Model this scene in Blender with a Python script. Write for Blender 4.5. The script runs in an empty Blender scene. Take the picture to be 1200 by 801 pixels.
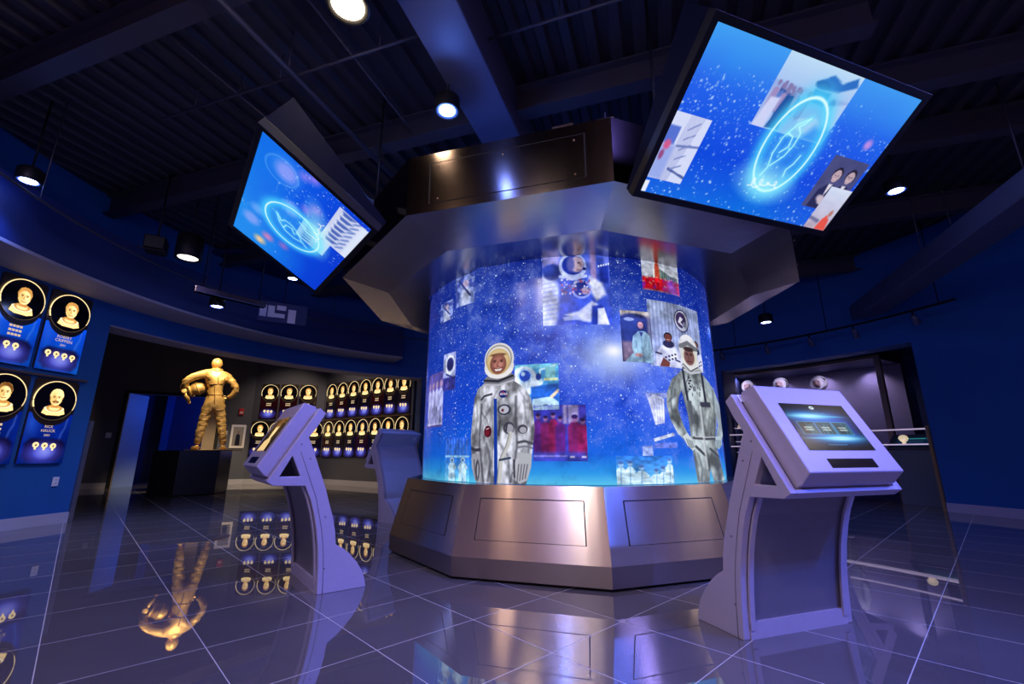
import bpy, bmesh, math, random
import numpy as np
from mathutils import Vector, Matrix
from mathutils.geometry import tessellate_polygon

PI = math.pi
R = math.radians
sc = bpy.context.scene
col = sc.collection
random.seed(7)
rng = np.random.default_rng(11)

# ------------------------------------------------------------------ layout
EYE = 0.94                       # eye height of the photographer
CX, CY = 0.655, 5.38             # axis of the round hall and its centre display
PHI = R(1.24)                    # where the corners of the ten-sided plinth fall
STEP = PI / 5
HALL = 7.0                       # radius of the hall


def polar(deg, r, z=0.0):
    return (CX + r * math.cos(R(deg)), CY + r * math.sin(R(deg)), z)


# ------------------------------------------------------------------ materials
def mat_new(name):
    m = bpy.data.materials.new(name)
    m.use_nodes = True
    nt = m.node_tree
    return m, nt, nt.nodes['Principled BSDF']


def srgb(c):
    return tuple(((x / 12.92) if x <= 0.04045 else ((x + 0.055) / 1.055) ** 2.4) for x in c)


def plain(name, c, rough=0.5, metal=0.0, spec=0.5, noise=0.0, nscale=8.0, bump=0.0, emit=None, estr=0.0, coat=0.0):
    m, nt, b = mat_new(name)
    b.inputs['Base Color'].default_value = (*c, 1)
    b.inputs['Roughness'].default_value = rough
    b.inputs['Metallic'].default_value = metal
    b.inputs['Specular IOR Level'].default_value = spec
    b.inputs['Coat Weight'].default_value = coat
    if emit:
        b.inputs['Emission Color'].default_value = (*emit, 1)
        b.inputs['Emission Strength'].default_value = estr
    if noise or bump:
        tc = nt.nodes.new('ShaderNodeTexCoord')
        n = nt.nodes.new('ShaderNodeTexNoise')
        n.inputs['Scale'].default_value = nscale
        n.inputs['Detail'].default_value = 4
        nt.links.new(tc.outputs['Object'], n.inputs['Vector'])
        if noise:
            mx = nt.nodes.new('ShaderNodeMix')
            mx.data_type = 'RGBA'
            mx.inputs['A'].default_value = (*[x * (1 - noise) for x in c], 1)
            mx.inputs['B'].default_value = (*[min(1, x * (1 + noise)) for x in c], 1)
            nt.links.new(n.outputs['Fac'], mx.inputs['Factor'])
            nt.links.new(mx.outputs['Result'], b.inputs['Base Color'])
        if bump:
            bp = nt.nodes.new('ShaderNodeBump')
            bp.inputs['Strength'].default_value = bump
            bp.inputs['Distance'].default_value = 0.01
            nt.links.new(n.outputs['Fac'], bp.inputs['Height'])
            nt.links.new(bp.outputs['Normal'], b.inputs['Normal'])
    return m


def brushed(name, c, rough=0.26, streak=0.16, aniso=0.88, wave=0.07):
    """stainless sheet brushed horizontally"""
    m, nt, b = mat_new(name)
    b.inputs['Metallic'].default_value = 1.0
    b.inputs['Anisotropic'].default_value = aniso
    b.inputs['Anisotropic Rotation'].default_value = 0.25
    tc = nt.nodes.new('ShaderNodeTexCoord')
    mp = nt.nodes.new('ShaderNodeMapping')
    mp.inputs['Scale'].default_value = (1.5, 1.5, 260)
    nt.links.new(tc.outputs['Object'], mp.inputs['Vector'])
    n = nt.nodes.new('ShaderNodeTexNoise')
    n.inputs['Scale'].default_value = 1.0
    n.inputs['Detail'].default_value = 3
    nt.links.new(mp.outputs['Vector'], n.inputs['Vector'])
    rmp = nt.nodes.new('ShaderNodeMapRange')
    rmp.inputs['To Min'].default_value = rough * (1 - streak)
    rmp.inputs['To Max'].default_value = rough * (1 + streak)
    nt.links.new(n.outputs['Fac'], rmp.inputs['Value'])
    nt.links.new(rmp.outputs['Result'], b.inputs['Roughness'])
    mx = nt.nodes.new('ShaderNodeMix')
    mx.data_type = 'RGBA'
    mx.inputs['A'].default_value = (*[x * 0.95 for x in c], 1)
    mx.inputs['B'].default_value = (*c, 1)
    nt.links.new(n.outputs['Fac'], mx.inputs['Factor'])
    nt.links.new(mx.outputs['Result'], b.inputs['Base Color'])
    ge = nt.nodes.new('ShaderNodeNewGeometry')
    tg = nt.nodes.new('ShaderNodeVectorMath')
    tg.operation = 'CROSS_PRODUCT'
    tg.inputs[1].default_value = (0, 0, 1)
    nt.links.new(ge.outputs['True Normal'], tg.inputs[0])
    if aniso:
        nt.links.new(tg.outputs['Vector'], b.inputs['Tangent'])
    bp = nt.nodes.new('ShaderNodeBump')
    bp.inputs['Strength'].default_value = 0.004
    bp.inputs['Distance'].default_value = 0.002
    nt.links.new(n.outputs['Fac'], bp.inputs['Height'])
    # slow waves across the sheet, the look of thin metal that is not quite flat
    mp2 = nt.nodes.new('ShaderNodeMapping')
    mp2.inputs['Scale'].default_value = (2.6, 2.6, 0.12)
    nt.links.new(tc.outputs['Object'], mp2.inputs['Vector'])
    n2 = nt.nodes.new('ShaderNodeTexNoise')
    n2.inputs['Scale'].default_value = 1.0
    n2.inputs['Detail'].default_value = 2
    nt.links.new(mp2.outputs['Vector'], n2.inputs['Vector'])
    bp2 = nt.nodes.new('ShaderNodeBump')
    bp2.inputs['Strength'].default_value = wave
    bp2.inputs['Distance'].default_value = 0.06
    nt.links.new(n2.outputs['Fac'], bp2.inputs['Height'])
    nt.links.new(bp2.outputs['Normal'], bp.inputs['Normal'])
    nt.links.new(bp.outputs['Normal'], b.inputs['Normal'])
    return m


def picture_mat(name, strength=1.0, rough=0.25, spec=0.3, base=0.0):
    """a lit or printed picture: its colours are stored with the mesh"""
    m, nt, b = mat_new(name)
    a = nt.nodes.new('ShaderNodeAttribute')
    a.attribute_name = 'pic'
    b.inputs['Base Color'].default_value = (0, 0, 0, 1)
    if base:
        mx = nt.nodes.new('ShaderNodeMix')
        mx.data_type = 'RGBA'
        mx.inputs['Factor'].default_value = base
        mx.inputs['A'].default_value = (0, 0, 0, 1)
        nt.links.new(a.outputs['Color'], mx.inputs['B'])
        nt.links.new(mx.outputs['Result'], b.inputs['Base Color'])
    b.inputs['Roughness'].default_value = rough
    b.inputs['Specular IOR Level'].default_value = spec
    nt.links.new(a.outputs['Color'], b.inputs['Emission Color'])
    b.inputs['Emission Strength'].default_value = strength
    return m


def glow(name, c, s):
    return plain(name, (0.02, 0.02, 0.02), 0.4, emit=c, estr=s)


M = {}
M['steel'] = brushed('brushed_stainless', (0.74, 0.60, 0.54), 0.21, aniso=0.95)  # copper tint in the colour imitates warm lights reflected by the steel
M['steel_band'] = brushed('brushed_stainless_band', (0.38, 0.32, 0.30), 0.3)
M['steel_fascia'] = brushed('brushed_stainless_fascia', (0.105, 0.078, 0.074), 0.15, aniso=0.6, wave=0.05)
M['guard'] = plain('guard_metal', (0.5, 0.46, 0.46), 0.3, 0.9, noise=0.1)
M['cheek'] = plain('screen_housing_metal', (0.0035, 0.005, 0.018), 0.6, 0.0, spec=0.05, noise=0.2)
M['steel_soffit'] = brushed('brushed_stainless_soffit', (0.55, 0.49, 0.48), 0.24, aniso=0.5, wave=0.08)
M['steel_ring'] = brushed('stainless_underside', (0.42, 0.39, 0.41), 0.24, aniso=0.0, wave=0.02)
M['black'] = plain('black_satin', (0.004, 0.004, 0.005), 0.5, spec=0.25, noise=0.3)
M['gap'] = plain('dark_joint', (0.004, 0.004, 0.004), 0.8, noise=0.2)
M['kiosk'] = plain('kiosk_silver_lacquer', (0.39, 0.345, 0.45), 0.40, 0.2, noise=0.05, nscale=30)
M['kiosk_panel'] = plain('kiosk_grey_panel', (0.15, 0.135, 0.165), 0.4, 0.2, noise=0.06, nscale=20)
M['kiosk_back'] = plain('kiosk_back_sheet', (0.60, 0.62, 0.80), 0.33, 0.4, noise=0.05, nscale=20)
M['blue_wall'] = plain('blue_wall_paint', (0.006, 0.085, 0.30), 0.6, noise=0.08, nscale=3, bump=0.02)
M['navy'] = plain('navy_wall_paint', (0.010, 0.022, 0.10), 0.6, noise=0.08, nscale=3)
M['grey_wall'] = plain('grey_wall_paint', (0.075, 0.075, 0.105), 0.65, noise=0.06, nscale=3)
M['mauve'] = plain('soffit_paint', (0.30, 0.27, 0.30), 0.6, noise=0.1, nscale=4)
M['base'] = plain('baseboard_paint', (0.40, 0.38, 0.45), 0.45, noise=0.05)
M['deck'] = plain('deck_paint', (0.030, 0.026, 0.036), 0.55, noise=0.15, nscale=2)
M['beam'] = plain('beam_paint', (0.045, 0.041, 0.055), 0.5, noise=0.12, nscale=3)
M['duct'] = plain('duct_paint', (0.07, 0.075, 0.13), 0.45, noise=0.1, nscale=2)
M['gold'] = plain('gilded_bronze', (0.56, 0.34, 0.11), 0.45, 0.5, noise=0.55, nscale=7, bump=0.5)
M['gold_dark'] = plain('gilded_bronze_dark', (0.16, 0.08, 0.025), 0.5, 0.6, noise=0.3, nscale=9)
M['plinth'] = plain('pedestal_dark_brown', (0.016, 0.011, 0.010), 0.25, noise=0.3, nscale=6)
M['plinth_top'] = plain('statue_base_plate', (0.45, 0.30, 0.14), 0.4, 0.6, noise=0.2)
M['bronze'] = plain('bronze_trim', (0.33, 0.21, 0.15), 0.35, 0.8, noise=0.15, nscale=6)
M['gold_trim'] = plain('brass_trim', (0.66, 0.43, 0.2), 0.3, 0.9, noise=0.1)
M['white'] = plain('white_plastic', (0.62, 0.62, 0.66), 0.4, noise=0.04)
M['suit'] = plain('space_suit_fabric', (0.80, 0.76, 0.78), 0.6, 0.0, noise=0.12, nscale=12, bump=0.3)
M['skin'] = plain('skin', (0.55, 0.36, 0.28), 0.5, noise=0.08, nscale=20)
M['hole'] = plain('black_glass', (0.002, 0.002, 0.006), 0.2, spec=0.08)
M['red'] = plain('red_enamel', (0.5, 0.015, 0.02), 0.35, noise=0.1)
M['lens_blue'] = glow('lamp_lens_blue_white', (0.72, 0.82, 1.0), 14)
M['lens_halo'] = glow('lamp_blue_halo', (0.04, 0.10, 1.0), 2.5)
M['lens_warm'] = glow('lamp_lens_warm', (1.0, 0.86, 0.55), 12)
M['lens_neutral'] = glow('lamp_lens_neutral', (1.0, 0.93, 0.8), 4)
M['plaque_back'] = plain('plaque_dark_bronze', (0.045, 0.030, 0.022), 0.3, 0.3, noise=0.2)
M['medallion'] = plain('plaque_black_glass', (0.006, 0.005, 0.008), 0.12, noise=0.2)
M['ring'] = glow('edge_lit_ring', (1.0, 0.74, 0.36), 1.3)
M['ring_dim'] = glow('edge_lit_ring_dim', (1.0, 0.66, 0.36), 0.12)
M['letters'] = glow('lit_lettering', (1.0, 0.72, 0.42), 0.75)
M['pic_screen'] = picture_mat('screen_picture', 1.0, 0.25, 0.08)
M['pic_print'] = picture_mat('backlit_print', 0.92, 0.3, 0.25, 0.1)
M['pic_gold'] = picture_mat('edge_lit_portrait', 1.5, 0.3, 0.3)
M['pic_panel'] = picture_mat('lit_info_panel', 0.8, 0.12, 0.5, 0.3)
M['wood_jamb'] = plain('door_jamb_paint', (0.34, 0.24, 0.16), 0.5, noise=0.15)
M['jamb_blue'] = plain('door_reveal_lit', (0.30, 0.42, 0.6), 0.5, noise=0.05)  # pale blue light falling on the jamb is put into its colour
M['shelf_glass'] = plain('shelf_edge_light', (0.5, 0.45, 0.5), 0.2, emit=(0.75, 0.6, 0.85), estr=0.5)
M['green_stand'] = plain('pale_stand', (0.20, 0.24, 0.27), 0.4, 0.2, noise=0.06)
M['case_back'] = plain('case_back_panel', (0.20, 0.17, 0.26), 0.6, noise=0.1, nscale=3)


def glass_mat(name, tint=(0.9, 0.93, 1.0), rough=0.02):
    m, nt, b = mat_new(name)
    b.inputs['Base Color'].default_value = (*tint, 1)
    b.inputs['Roughness'].default_value = rough
    b.inputs['Transmission Weight'].default_value = 1.0
    b.inputs['IOR'].default_value = 1.1
    b.inputs['Specular IOR Level'].default_value = 0.6
    return m


M['glass'] = glass_mat('clear_glass')


def floor_mat():
    m, nt, b = mat_new('polished_stone_tiles')
    L = nt.links
    tc = nt.nodes.new('ShaderNodeTexCoord')
    ang = R(43.4)

    def dot(vx, vy, off, size):
        v = nt.nodes.new('ShaderNodeVectorMath')
        v.operation = 'DOT_PRODUCT'
        v.inputs[1].default_value = (vx, vy, 0)
        L.new(tc.outputs['Object'], v.inputs[0])
        a = nt.nodes.new('ShaderNodeMath')
        a.operation = 'SUBTRACT'
        L.new(v.outputs['Value'], a.inputs[0])
        a.inputs[1].default_value = off
        d = nt.nodes.new('ShaderNodeMath')
        d.operation = 'DIVIDE'
        L.new(a.outputs[0], d.inputs[0])
        d.inputs[1].default_value = size
        return d
    u = dot(math.cos(ang), math.sin(ang), 0.022, 0.604)
    w = dot(-math.sin(ang), math.cos(ang), 0.432, 0.612)

    def line(d, half):
        r = nt.nodes.new('ShaderNodeMath')
        r.operation = 'PINGPONG'
        L.new(d.outputs[0], r.inputs[0])
        r.inputs[1].default_value = 0.5
        c = nt.nodes.new('ShaderNodeMath')
        c.operation = 'LESS_THAN'
        L.new(r.outputs[0], c.inputs[0])
        c.inputs[1].default_value = half
        return c
    mx = nt.nodes.new('ShaderNodeMath')
    mx.operation = 'MAXIMUM'
    L.new(line(u, 0.0036).outputs[0], mx.inputs[0])
    L.new(line(w, 0.0036).outputs[0], mx.inputs[1])
    # every tile a slightly different tone
    cell = nt.nodes.new('ShaderNodeCombineXYZ')
    for k, d in ((0, u), (1, w)):
        fl = nt.nodes.new('ShaderNodeMath')
        fl.operation = 'FLOOR'
        L.new(d.outputs[0], fl.inputs[0])
        L.new(fl.outputs[0], cell.inputs[k])
    wn = nt.nodes.new('ShaderNodeTexWhiteNoise')
    wn.noise_dimensions = '3D'
    L.new(cell.outputs[0], wn.inputs['Vector'])
    n = nt.nodes.new('ShaderNodeTexNoise')
    n.inputs['Scale'].default_value = 2.2
    n.inputs['Detail'].default_value = 6
    L.new(tc.outputs['Object'], n.inputs['Vector'])
    add = nt.nodes.new('ShaderNodeMath')
    add.operation = 'MULTIPLY_ADD'
    L.new(wn.outputs['Value'], add.inputs[0])
    add.inputs[1].default_value = 0.35
    L.new(n.outputs['Fac'], add.inputs[2])
    tone = nt.nodes.new('ShaderNodeMix')
    tone.data_type = 'RGBA'
    tone.inputs['A'].default_value = (0.075, 0.066, 0.071, 1)
    tone.inputs['B'].default_value = (0.125, 0.110, 0.117, 1)
    L.new(add.outputs[0], tone.inputs['Factor'])
    c = nt.nodes.new('ShaderNodeMix')
    c.data_type = 'RGBA'
    L.new(mx.outputs[0], c.inputs['Factor'])
    L.new(tone.outputs['Result'], c.inputs['A'])
    c.inputs['B'].default_value = (0.50, 0.47, 0.48, 1)
    L.new(c.outputs['Result'], b.inputs['Base Color'])
    rr = nt.nodes.new('ShaderNodeMapRange')
    L.new(mx.outputs[0], rr.inputs['Value'])
    rr.inputs['To Min'].default_value = 0.018
    rr.inputs['To Max'].default_value = 0.5
    L.new(rr.outputs['Result'], b.inputs['Roughness'])
    b.inputs['IOR'].default_value = 2.35
    bp = nt.nodes.new('ShaderNodeBump')
    bp.inputs['Strength'].default_value = 0.15
    bp.inputs['Distance'].default_value = 0.0004
    n2 = nt.nodes.new('ShaderNodeTexNoise')
    n2.inputs['Scale'].default_value = 3.0
    L.new(tc.outputs['Object'], n2.inputs['Vector'])
    L.new(n2.outputs['Fac'], bp.inputs['Height'])
    L.new(bp.outputs['Normal'], b.inputs['Normal'])
    return m


M['floor'] = floor_mat()


def galaxy_mat():
    """printed star field around the drum (object space: z up, axis at the origin)"""
    m, nt, b = mat_new('backlit_galaxy_print')
    L = nt.links
    N = nt.nodes
    tc = N.new('ShaderNodeTexCoord')
    sep = N.new('ShaderNodeSeparateXYZ')
    L.new(tc.outputs['Object'], sep.inputs[0])

    def math_(op, a, bb=None, c=None):
        n = N.new('ShaderNodeMath')
        n.operation = op
        for i, x in enumerate((a, bb, c)):
            if x is None:
                continue
            if isinstance(x, (int, float)):
                n.inputs[i].default_value = x
            else:
                L.new(x, n.inputs[i])
        return n.outputs[0]

    def mixc(f, a, bb, blend='MIX'):
        n = N.new('ShaderNodeMix')
        n.data_type = 'RGBA'
        n.blend_type = blend
        for k, x in (('Factor', f), ('A', a), ('B', bb)):
            if isinstance(x, (int, float)):
                n.inputs[k].default_value = x
            elif isinstance(x, tuple):
                n.inputs[k].default_value = (*x, 1)
            else:
                L.new(x, n.inputs[k])
        return n.outputs['Result']

    def rng_(v, a, bb, lo=0.0, hi=1.0, smooth=True):
        n = N.new('ShaderNodeMapRange')
        n.interpolation_type = 'SMOOTHSTEP' if smooth else 'LINEAR'
        L.new(v, n.inputs['Value'])
        n.inputs['From Min'].default_value = a
        n.inputs['From Max'].default_value = bb
        n.inputs['To Min'].default_value = lo
        n.inputs['To Max'].default_value = hi
        return n.outputs['Result']
    neg = math_('MULTIPLY', sep.outputs['Y'], -1.0)
    ang = math_('ARCTAN2', sep.outputs['X'], neg)     # 0 towards the visitor
    z = sep.outputs['Z']
    ramp = N.new('ShaderNodeValToRGB')
    e = ramp.color_ramp.elements
    e[0].position = 0.0
    e[0].color = (*srgb((0.36, 0.80, 0.92)), 1)
    e[1].position = 1.0
    e[1].color = (*srgb((0.03, 0.11, 0.50)), 1)
    for p, c in ((0.05, (0.16, 0.60, 0.90)), (0.12, (0.04, 0.40, 0.88)), (0.3, (0.04, 0.27, 0.82)), (0.6, (0.06, 0.23, 0.72))):
        k = e.new(p)
        k.color = (*srgb(c), 1)
    L.new(rng_(z, 0.68, 2.72, smooth=False), ramp.inputs['Fac'])
    uv = N.new('ShaderNodeCombineXYZ')
    L.new(math_('MULTIPLY', ang, 1.655), uv.inputs[0])
    L.new(z, uv.inputs[1])
    n1 = N.new('ShaderNodeTexNoise')
    n1.inputs['Scale'].default_value = 2.4
    n1.inputs['Detail'].default_value = 8
    n1.inputs['Roughness'].default_value = 0.62
    L.new(uv.outputs[0], n1.inputs['Vector'])
    n2 = N.new('ShaderNodeTexNoise')
    n2.inputs['Scale'].default_value = 7.5
    n2.inputs['Detail'].default_value = 6
    n2.inputs['Roughness'].default_value = 0.7
    L.new(uv.outputs[0], n2.inputs['Vector'])
    # band of cloud running through the galaxy core (angle 7.5 deg, z 1.78)
    du = math_('SUBTRACT', math_('MULTIPLY', ang, 1.655), 0.22)
    dv = math_('SUBTRACT', z, 1.74)
    along = math_('ADD', math_('MULTIPLY', du, 0.90), math_('MULTIPLY', dv, -0.43))
    across = math_('ADD', math_('MULTIPLY', du, 0.43), math_('MULTIPLY', dv, 0.90))
    aw = math_('ADD', math_('POWER', math_('DIVIDE', along, 1.2), 2.0), math_('POWER', math_('DIVIDE', across, 0.46), 2.0))
    band = math_('POWER', 2.718, math_('MULTIPLY', aw, -1.0))
    cloud = math_('MULTIPLY', band, rng_(n1.outputs['Fac'], 0.34, 0.66))
    c0 = mixc(math_('MULTIPLY', rng_(n1.outputs['Fac'], 0.5, 0.3), 0.45), ramp.outputs['Color'], srgb((0.02, 0.07, 0.40)))
    c1 = mixc(math_('MULTIPLY', cloud, 0.95), c0, srgb((0.36, 0.50, 0.98)))
    fine = math_('MULTIPLY', math_('POWER', band, 0.6), math_('MULTIPLY', rng_(n2.outputs['Fac'], 0.47, 0.72), rng_(n1.outputs['Fac'], 0.36, 0.56)))
    c1 = mixc(math_('MULTIPLY', fine, 0.8), c1, srgb((0.62, 0.72, 1.0)))
    dark = math_('MULTIPLY', band, rng_(n2.outputs['Fac'], 0.56, 0.70))
    c1 = mixc(math_('MULTIPLY', dark, 0.75), c1, srgb((0.10, 0.13, 0.50)))
    cw = math_('ADD', math_('POWER', math_('DIVIDE', du, 0.26), 2.0), math_('POWER', math_('DIVIDE', dv, 0.17), 2.0))
    core = math_('POWER', 2.718, math_('MULTIPLY', cw, -1.0))
    c1 = mixc(math_('MULTIPLY', core, 0.75), c1, srgb((0.80, 0.88, 1.0)))
    cw2 = math_('ADD', math_('POWER', math_('DIVIDE', du, 0.07), 2.0), math_('POWER', math_('DIVIDE', math_('SUBTRACT', z, 1.79), 0.05), 2.0))
    c1 = mixc(math_('POWER', 2.718, math_('MULTIPLY', cw2, -1.0)), c1, (1.0, 1.0, 1.0))

    fade = rng_(z, 0.85, 1.15)
    for scale, th, amp, keep in ((9, 0.12, 1.0, 0.55), (19, 0.20, 1.0, 0.42), (36, 0.27, 0.9, 0.35), (70, 0.34, 0.7, 0.35)):
        v = N.new('ShaderNodeTexVoronoi')
        v.inputs['Scale'].default_value = scale
        L.new(uv.outputs[0], v.inputs['Vector'])
        sp = N.new('ShaderNodeSeparateColor')
        L.new(v.outputs['Color'], sp.inputs[0])
        size = math_('MULTIPLY', sp.outputs[0], th)
        s = rng_(math_('DIVIDE', v.outputs['Distance'], math_('ADD', size, 0.03)), 1.0, 0.3)
        on = math_('GREATER_THAN', sp.outputs[1], keep)
        f = math_('MULTIPLY', math_('MULTIPLY', s, on), math_('MULTIPLY', fade, amp))
        c1 = mixc(f, c1, srgb((0.78, 0.88, 1.0)))
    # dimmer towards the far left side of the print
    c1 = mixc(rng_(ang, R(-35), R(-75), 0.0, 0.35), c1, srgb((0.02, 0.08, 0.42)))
    L.new(c1, b.inputs['Emission Color'])
    b.inputs['Emission Strength'].default_value = 0.95
    b.inputs['Base Color'].default_value = (0.005, 0.01, 0.05, 1)
    b.inputs['Roughness'].default_value = 0.22
    b.inputs['Specular IOR Level'].default_value = 0.4
    return m


M['galaxy'] = galaxy_mat()


# ------------------------------------------------------------------ mesh builder
class MB:
    def __init__(self):
        self.v, self.f, self.s = [], [], []

    def add(self, vs, fs, smooth=False):
        o = len(self.v)
        self.v += [tuple(p) for p in vs]
        for f in fs:
            self.f.append(tuple(o + i for i in f))
            self.s.append(smooth)
        return self

    def box(self, cx, cy, cz, sx, sy, sz, rz=0.0, mat=None):
        vs = []
        for dz in (-.5, .5):
            for dx, dy in ((-.5, -.5), (.5, -.5), (.5, .5), (-.5, .5)):
                x, y = dx * sx, dy * sy
                vs.append(Vector((cx + x * math.cos(rz) - y * math.sin(rz), cy + x * math.sin(rz) + y * math.cos(rz), cz + dz * sz)))
        if mat is not None:
            vs = [mat @ p for p in vs]
        return self.add(vs, [(3, 2, 1, 0), (4, 5, 6, 7), (0, 1, 5, 4), (1, 2, 6, 5), (2, 3, 7, 6), (3, 0, 4, 7)])

    def prism(self, outer, h0, h1, mp, holes=(), smooth=False):
        """outer/holes: 2D loops; mp(a, b, h) gives the point"""
        loops = [list(outer)] + [list(h) for h in holes]
        flat = [p for l in loops for p in l]
        n = len(flat)
        tris = tessellate_polygon([[Vector((p[0], p[1], 0)) for p in l] for l in loops])
        vs = [mp(p[0], p[1], h0) for p in flat] + [mp(p[0], p[1], h1) for p in flat]
        fs = []
        if len(loops) == 1:
            fs += [tuple(range(n))[::-1], tuple(range(n, 2 * n))]
        else:
            for t in tris:
                fs.append(tuple(t))
                fs.append(tuple(i + n for i in reversed(t)))
        o = 0
        self.add(vs, fs)
        base = len(self.v) - 2 * n
        for l in loops:
            k = len(l)
            for i in range(k):
                a, b = o + i, o + (i + 1) % k
                self.f.append((base + a, base + b, base + n + b, base + n + a))
                self.s.append(smooth)
            o += k
        return self

    def tube(self, path, r, n=10, cap=True):
        path = [Vector(p) for p in path]
        rs = r if isinstance(r, (list, tuple)) else [r] * len(path)
        rings = []
        up = Vector((0, 0, 1))
        for i, p in enumerate(path):
            t = (path[min(i + 1, len(path) - 1)] - path[max(i - 1, 0)]).normalized()
            a = t.cross(up)
            if a.length < 1e-3:
                a = t.cross(Vector((1, 0, 0)))
            a.normalize()
            b = a.cross(t)
            rings.append([p + (a * math.cos(2 * PI * k / n) + b * math.sin(2 * PI * k / n)) * rs[i] for k in range(n)])
        vs = [q for g in rings for q in g]
        fs = []
        for i in range(len(path) - 1):
            for k in range(n):
                fs.append((i * n + k, i * n + (k + 1) % n, (i + 1) * n + (k + 1) % n, (i + 1) * n + k))
        self.add(vs, fs, True)
        if cap:
            m = len(self.v) - len(vs)
            self.f.append(tuple(m + k for k in range(n))[::-1])
            self.s.append(False)
            self.f.append(tuple(m + (len(path) - 1) * n + k for k in range(n)))
            self.s.append(False)
        return self

    def lathe(self, prof, n=32, mat=None, smooth=True, c=(0, 0, 0)):
        vs, fs = [], []
        for r, z in prof:
            for k in range(n):
                a = 2 * PI * k / n
                vs.append(Vector((c[0] + r * math.cos(a), c[1] + r * math.sin(a), c[2] + z)))
        if mat is not None:
            vs = [mat @ p for p in vs]
        for i in range(len(prof) - 1):
            for k in range(n):
                fs.append((i * n + k, i * n + (k + 1) % n, (i + 1) * n + (k + 1) % n, (i + 1) * n + k))
        o = len(self.v)
        self.add(vs, fs, smooth)
        for i in (0, len(prof) - 1):
            if prof[i][0] > 1e-5:
                self.f.append(tuple(o + i * n + k for k in range(n)))
                self.s.append(False)
        return self

    def ball(self, c, rx, ry=None, rz=None, n=20, m=12, mat=None):
        ry = ry or rx
        rz = rz or rx
        vs, fs = [], []
        for i in range(m + 1):
            t = PI * i / m
            for k in range(n):
                a = 2 * PI * k / n
                vs.append(Vector((c[0] + rx * math.sin(t) * math.cos(a), c[1] + ry * math.sin(t) * math.sin(a), c[2] + rz * math.cos(t))))
        if mat is not None:
            vs = [mat @ p for p in vs]
        for i in range(m):
            for k in range(n):
                fs.append((i * n + k, (i + 1) * n + k, (i + 1) * n + (k + 1) % n, i * n + (k + 1) % n))
        return self.add(vs, fs, True)

    def arc(self, r0, r1, a0, a1, z0, z1, n=64, c=(CX, CY)):
        """solid piece of a round wall, angles in degrees"""
        vs, fs = [], []
        for i in range(n + 1):
            a = R(a0 + (a1 - a0) * i / n)
            for r, z in ((r0, z0), (r1, z0), (r1, z1), (r0, z1)):
                vs.append((c[0] + r * math.cos(a), c[1] + r * math.sin(a), z))
        for i in range(n):
            for k in range(4):
                fs.append((i * 4 + k, (i + 1) * 4 + k, (i + 1) * 4 + (k + 1) % 4, i * 4 + (k + 1) % 4))
        self.add(vs, fs)
        o = len(self.v) - len(vs)
        for i in (0, n):
            self.f.append(tuple(o + i * 4 + k for k in range(4)))
            self.s.append(False)
        return self

    def frustum(self, rings, cap=(False, False), phi=PHI, n=10):
        """n-sided shell from (radius, z) rings; corner k stands at phi + k*2pi/n from the -y axis"""
        vs, fs = [], []
        for r, z in rings:
            for k in range(n):
                a = phi + k * 2 * PI / n
                vs.append((r * math.sin(a), -r * math.cos(a), z))
        for i in range(len(rings) - 1):
            for k in range(n):
                fs.append((i * n + k, i * n + (k + 1) % n, (i + 1) * n + (k + 1) % n, (i + 1) * n + k))
        if cap[0]:
            fs.append(tuple(range(n))[::-1])
        if cap[1]:
            fs.append(tuple((len(rings) - 1) * n + k for k in range(n)))
        return self.add(vs, fs)

    def build(self, name, mat, parent=None, bevel=0.0, seg=2):
        me = bpy.data.meshes.new(name)
        me.from_pydata(self.v, [], self.f)
        me.polygons.foreach_set('use_smooth', self.s)
        me.update()
        bm = bmesh.new()
        bm.from_mesh(me)
        bmesh.ops.recalc_face_normals(bm, faces=bm.faces)
        bm.to_mesh(me)
        bm.free()
        me.materials.append(mat)
        o = bpy.data.objects.new(name, me)
        col.objects.link(o)
        if parent is not None:
            o.parent = parent
        if bevel:
            b = o.modifiers.new('edge', 'BEVEL')
            b.width = bevel
            b.segments = seg
            b.limit_method = 'ANGLE'
            b.angle_limit = R(40)
        return o


def tag(o, label, cat, group=None):
    o['label'] = label
    o['category'] = cat
    if group:
        o['group'] = group
    return o


def thing(name, label, cat, loc=(0, 0, 0), rz=0.0, group=None):
    o = bpy.data.objects.new(name, None)
    o.empty_display_size = 0.1
    col.objects.link(o)
    o.location = loc
    o.rotation_euler = (0, 0, rz)
    return tag(o, label, cat, group)


def struct(name, mb, mat, bevel=0.0):
    o = mb.build(name, mat, None, bevel)
    o['kind'] = 'structure'
    return o


def kids(o):
    return [c for c in bpy.data.objects if c.parent == o]


def copy_tree(o, label=None, loc=None, rz=None):
    n = o.copy()
    col.objects.link(n)
    if label:
        n['label'] = label
    if loc is not None:
        n.location = loc
    if rz is not None:
        n.rotation_euler = (0, 0, rz)
    for c in kids(o):
        d = c.copy()
        col.objects.link(d)
        d.parent = n
        for g in kids(c):
            h = g.copy()
            col.objects.link(h)
            h.parent = d
    return n


def text_into(mb, s, size, place, depth=0.004):
    """flat lettering; place(x, y, h) maps letter space to the thing's space"""
    cu = bpy.data.curves.new('lettering', 'FONT')
    cu.body = s
    cu.size = size
    cu.align_x = 'CENTER'
    cu.resolution_u = 2
    ob = bpy.data.objects.new('lettering', cu)
    col.objects.link(ob)
    dg = bpy.context.evaluated_depsgraph_get()
    me = bpy.data.meshes.new_from_object(ob.evaluated_get(dg))
    vs = [place(v.co.x, v.co.y, depth) for v in me.vertices]
    fs = [tuple(p.vertices) for p in me.polygons]
    mb.add(vs, fs)
    bpy.data.objects.remove(ob)
    bpy.data.curves.remove(cu)
    bpy.data.meshes.remove(me)
    return mb


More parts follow.
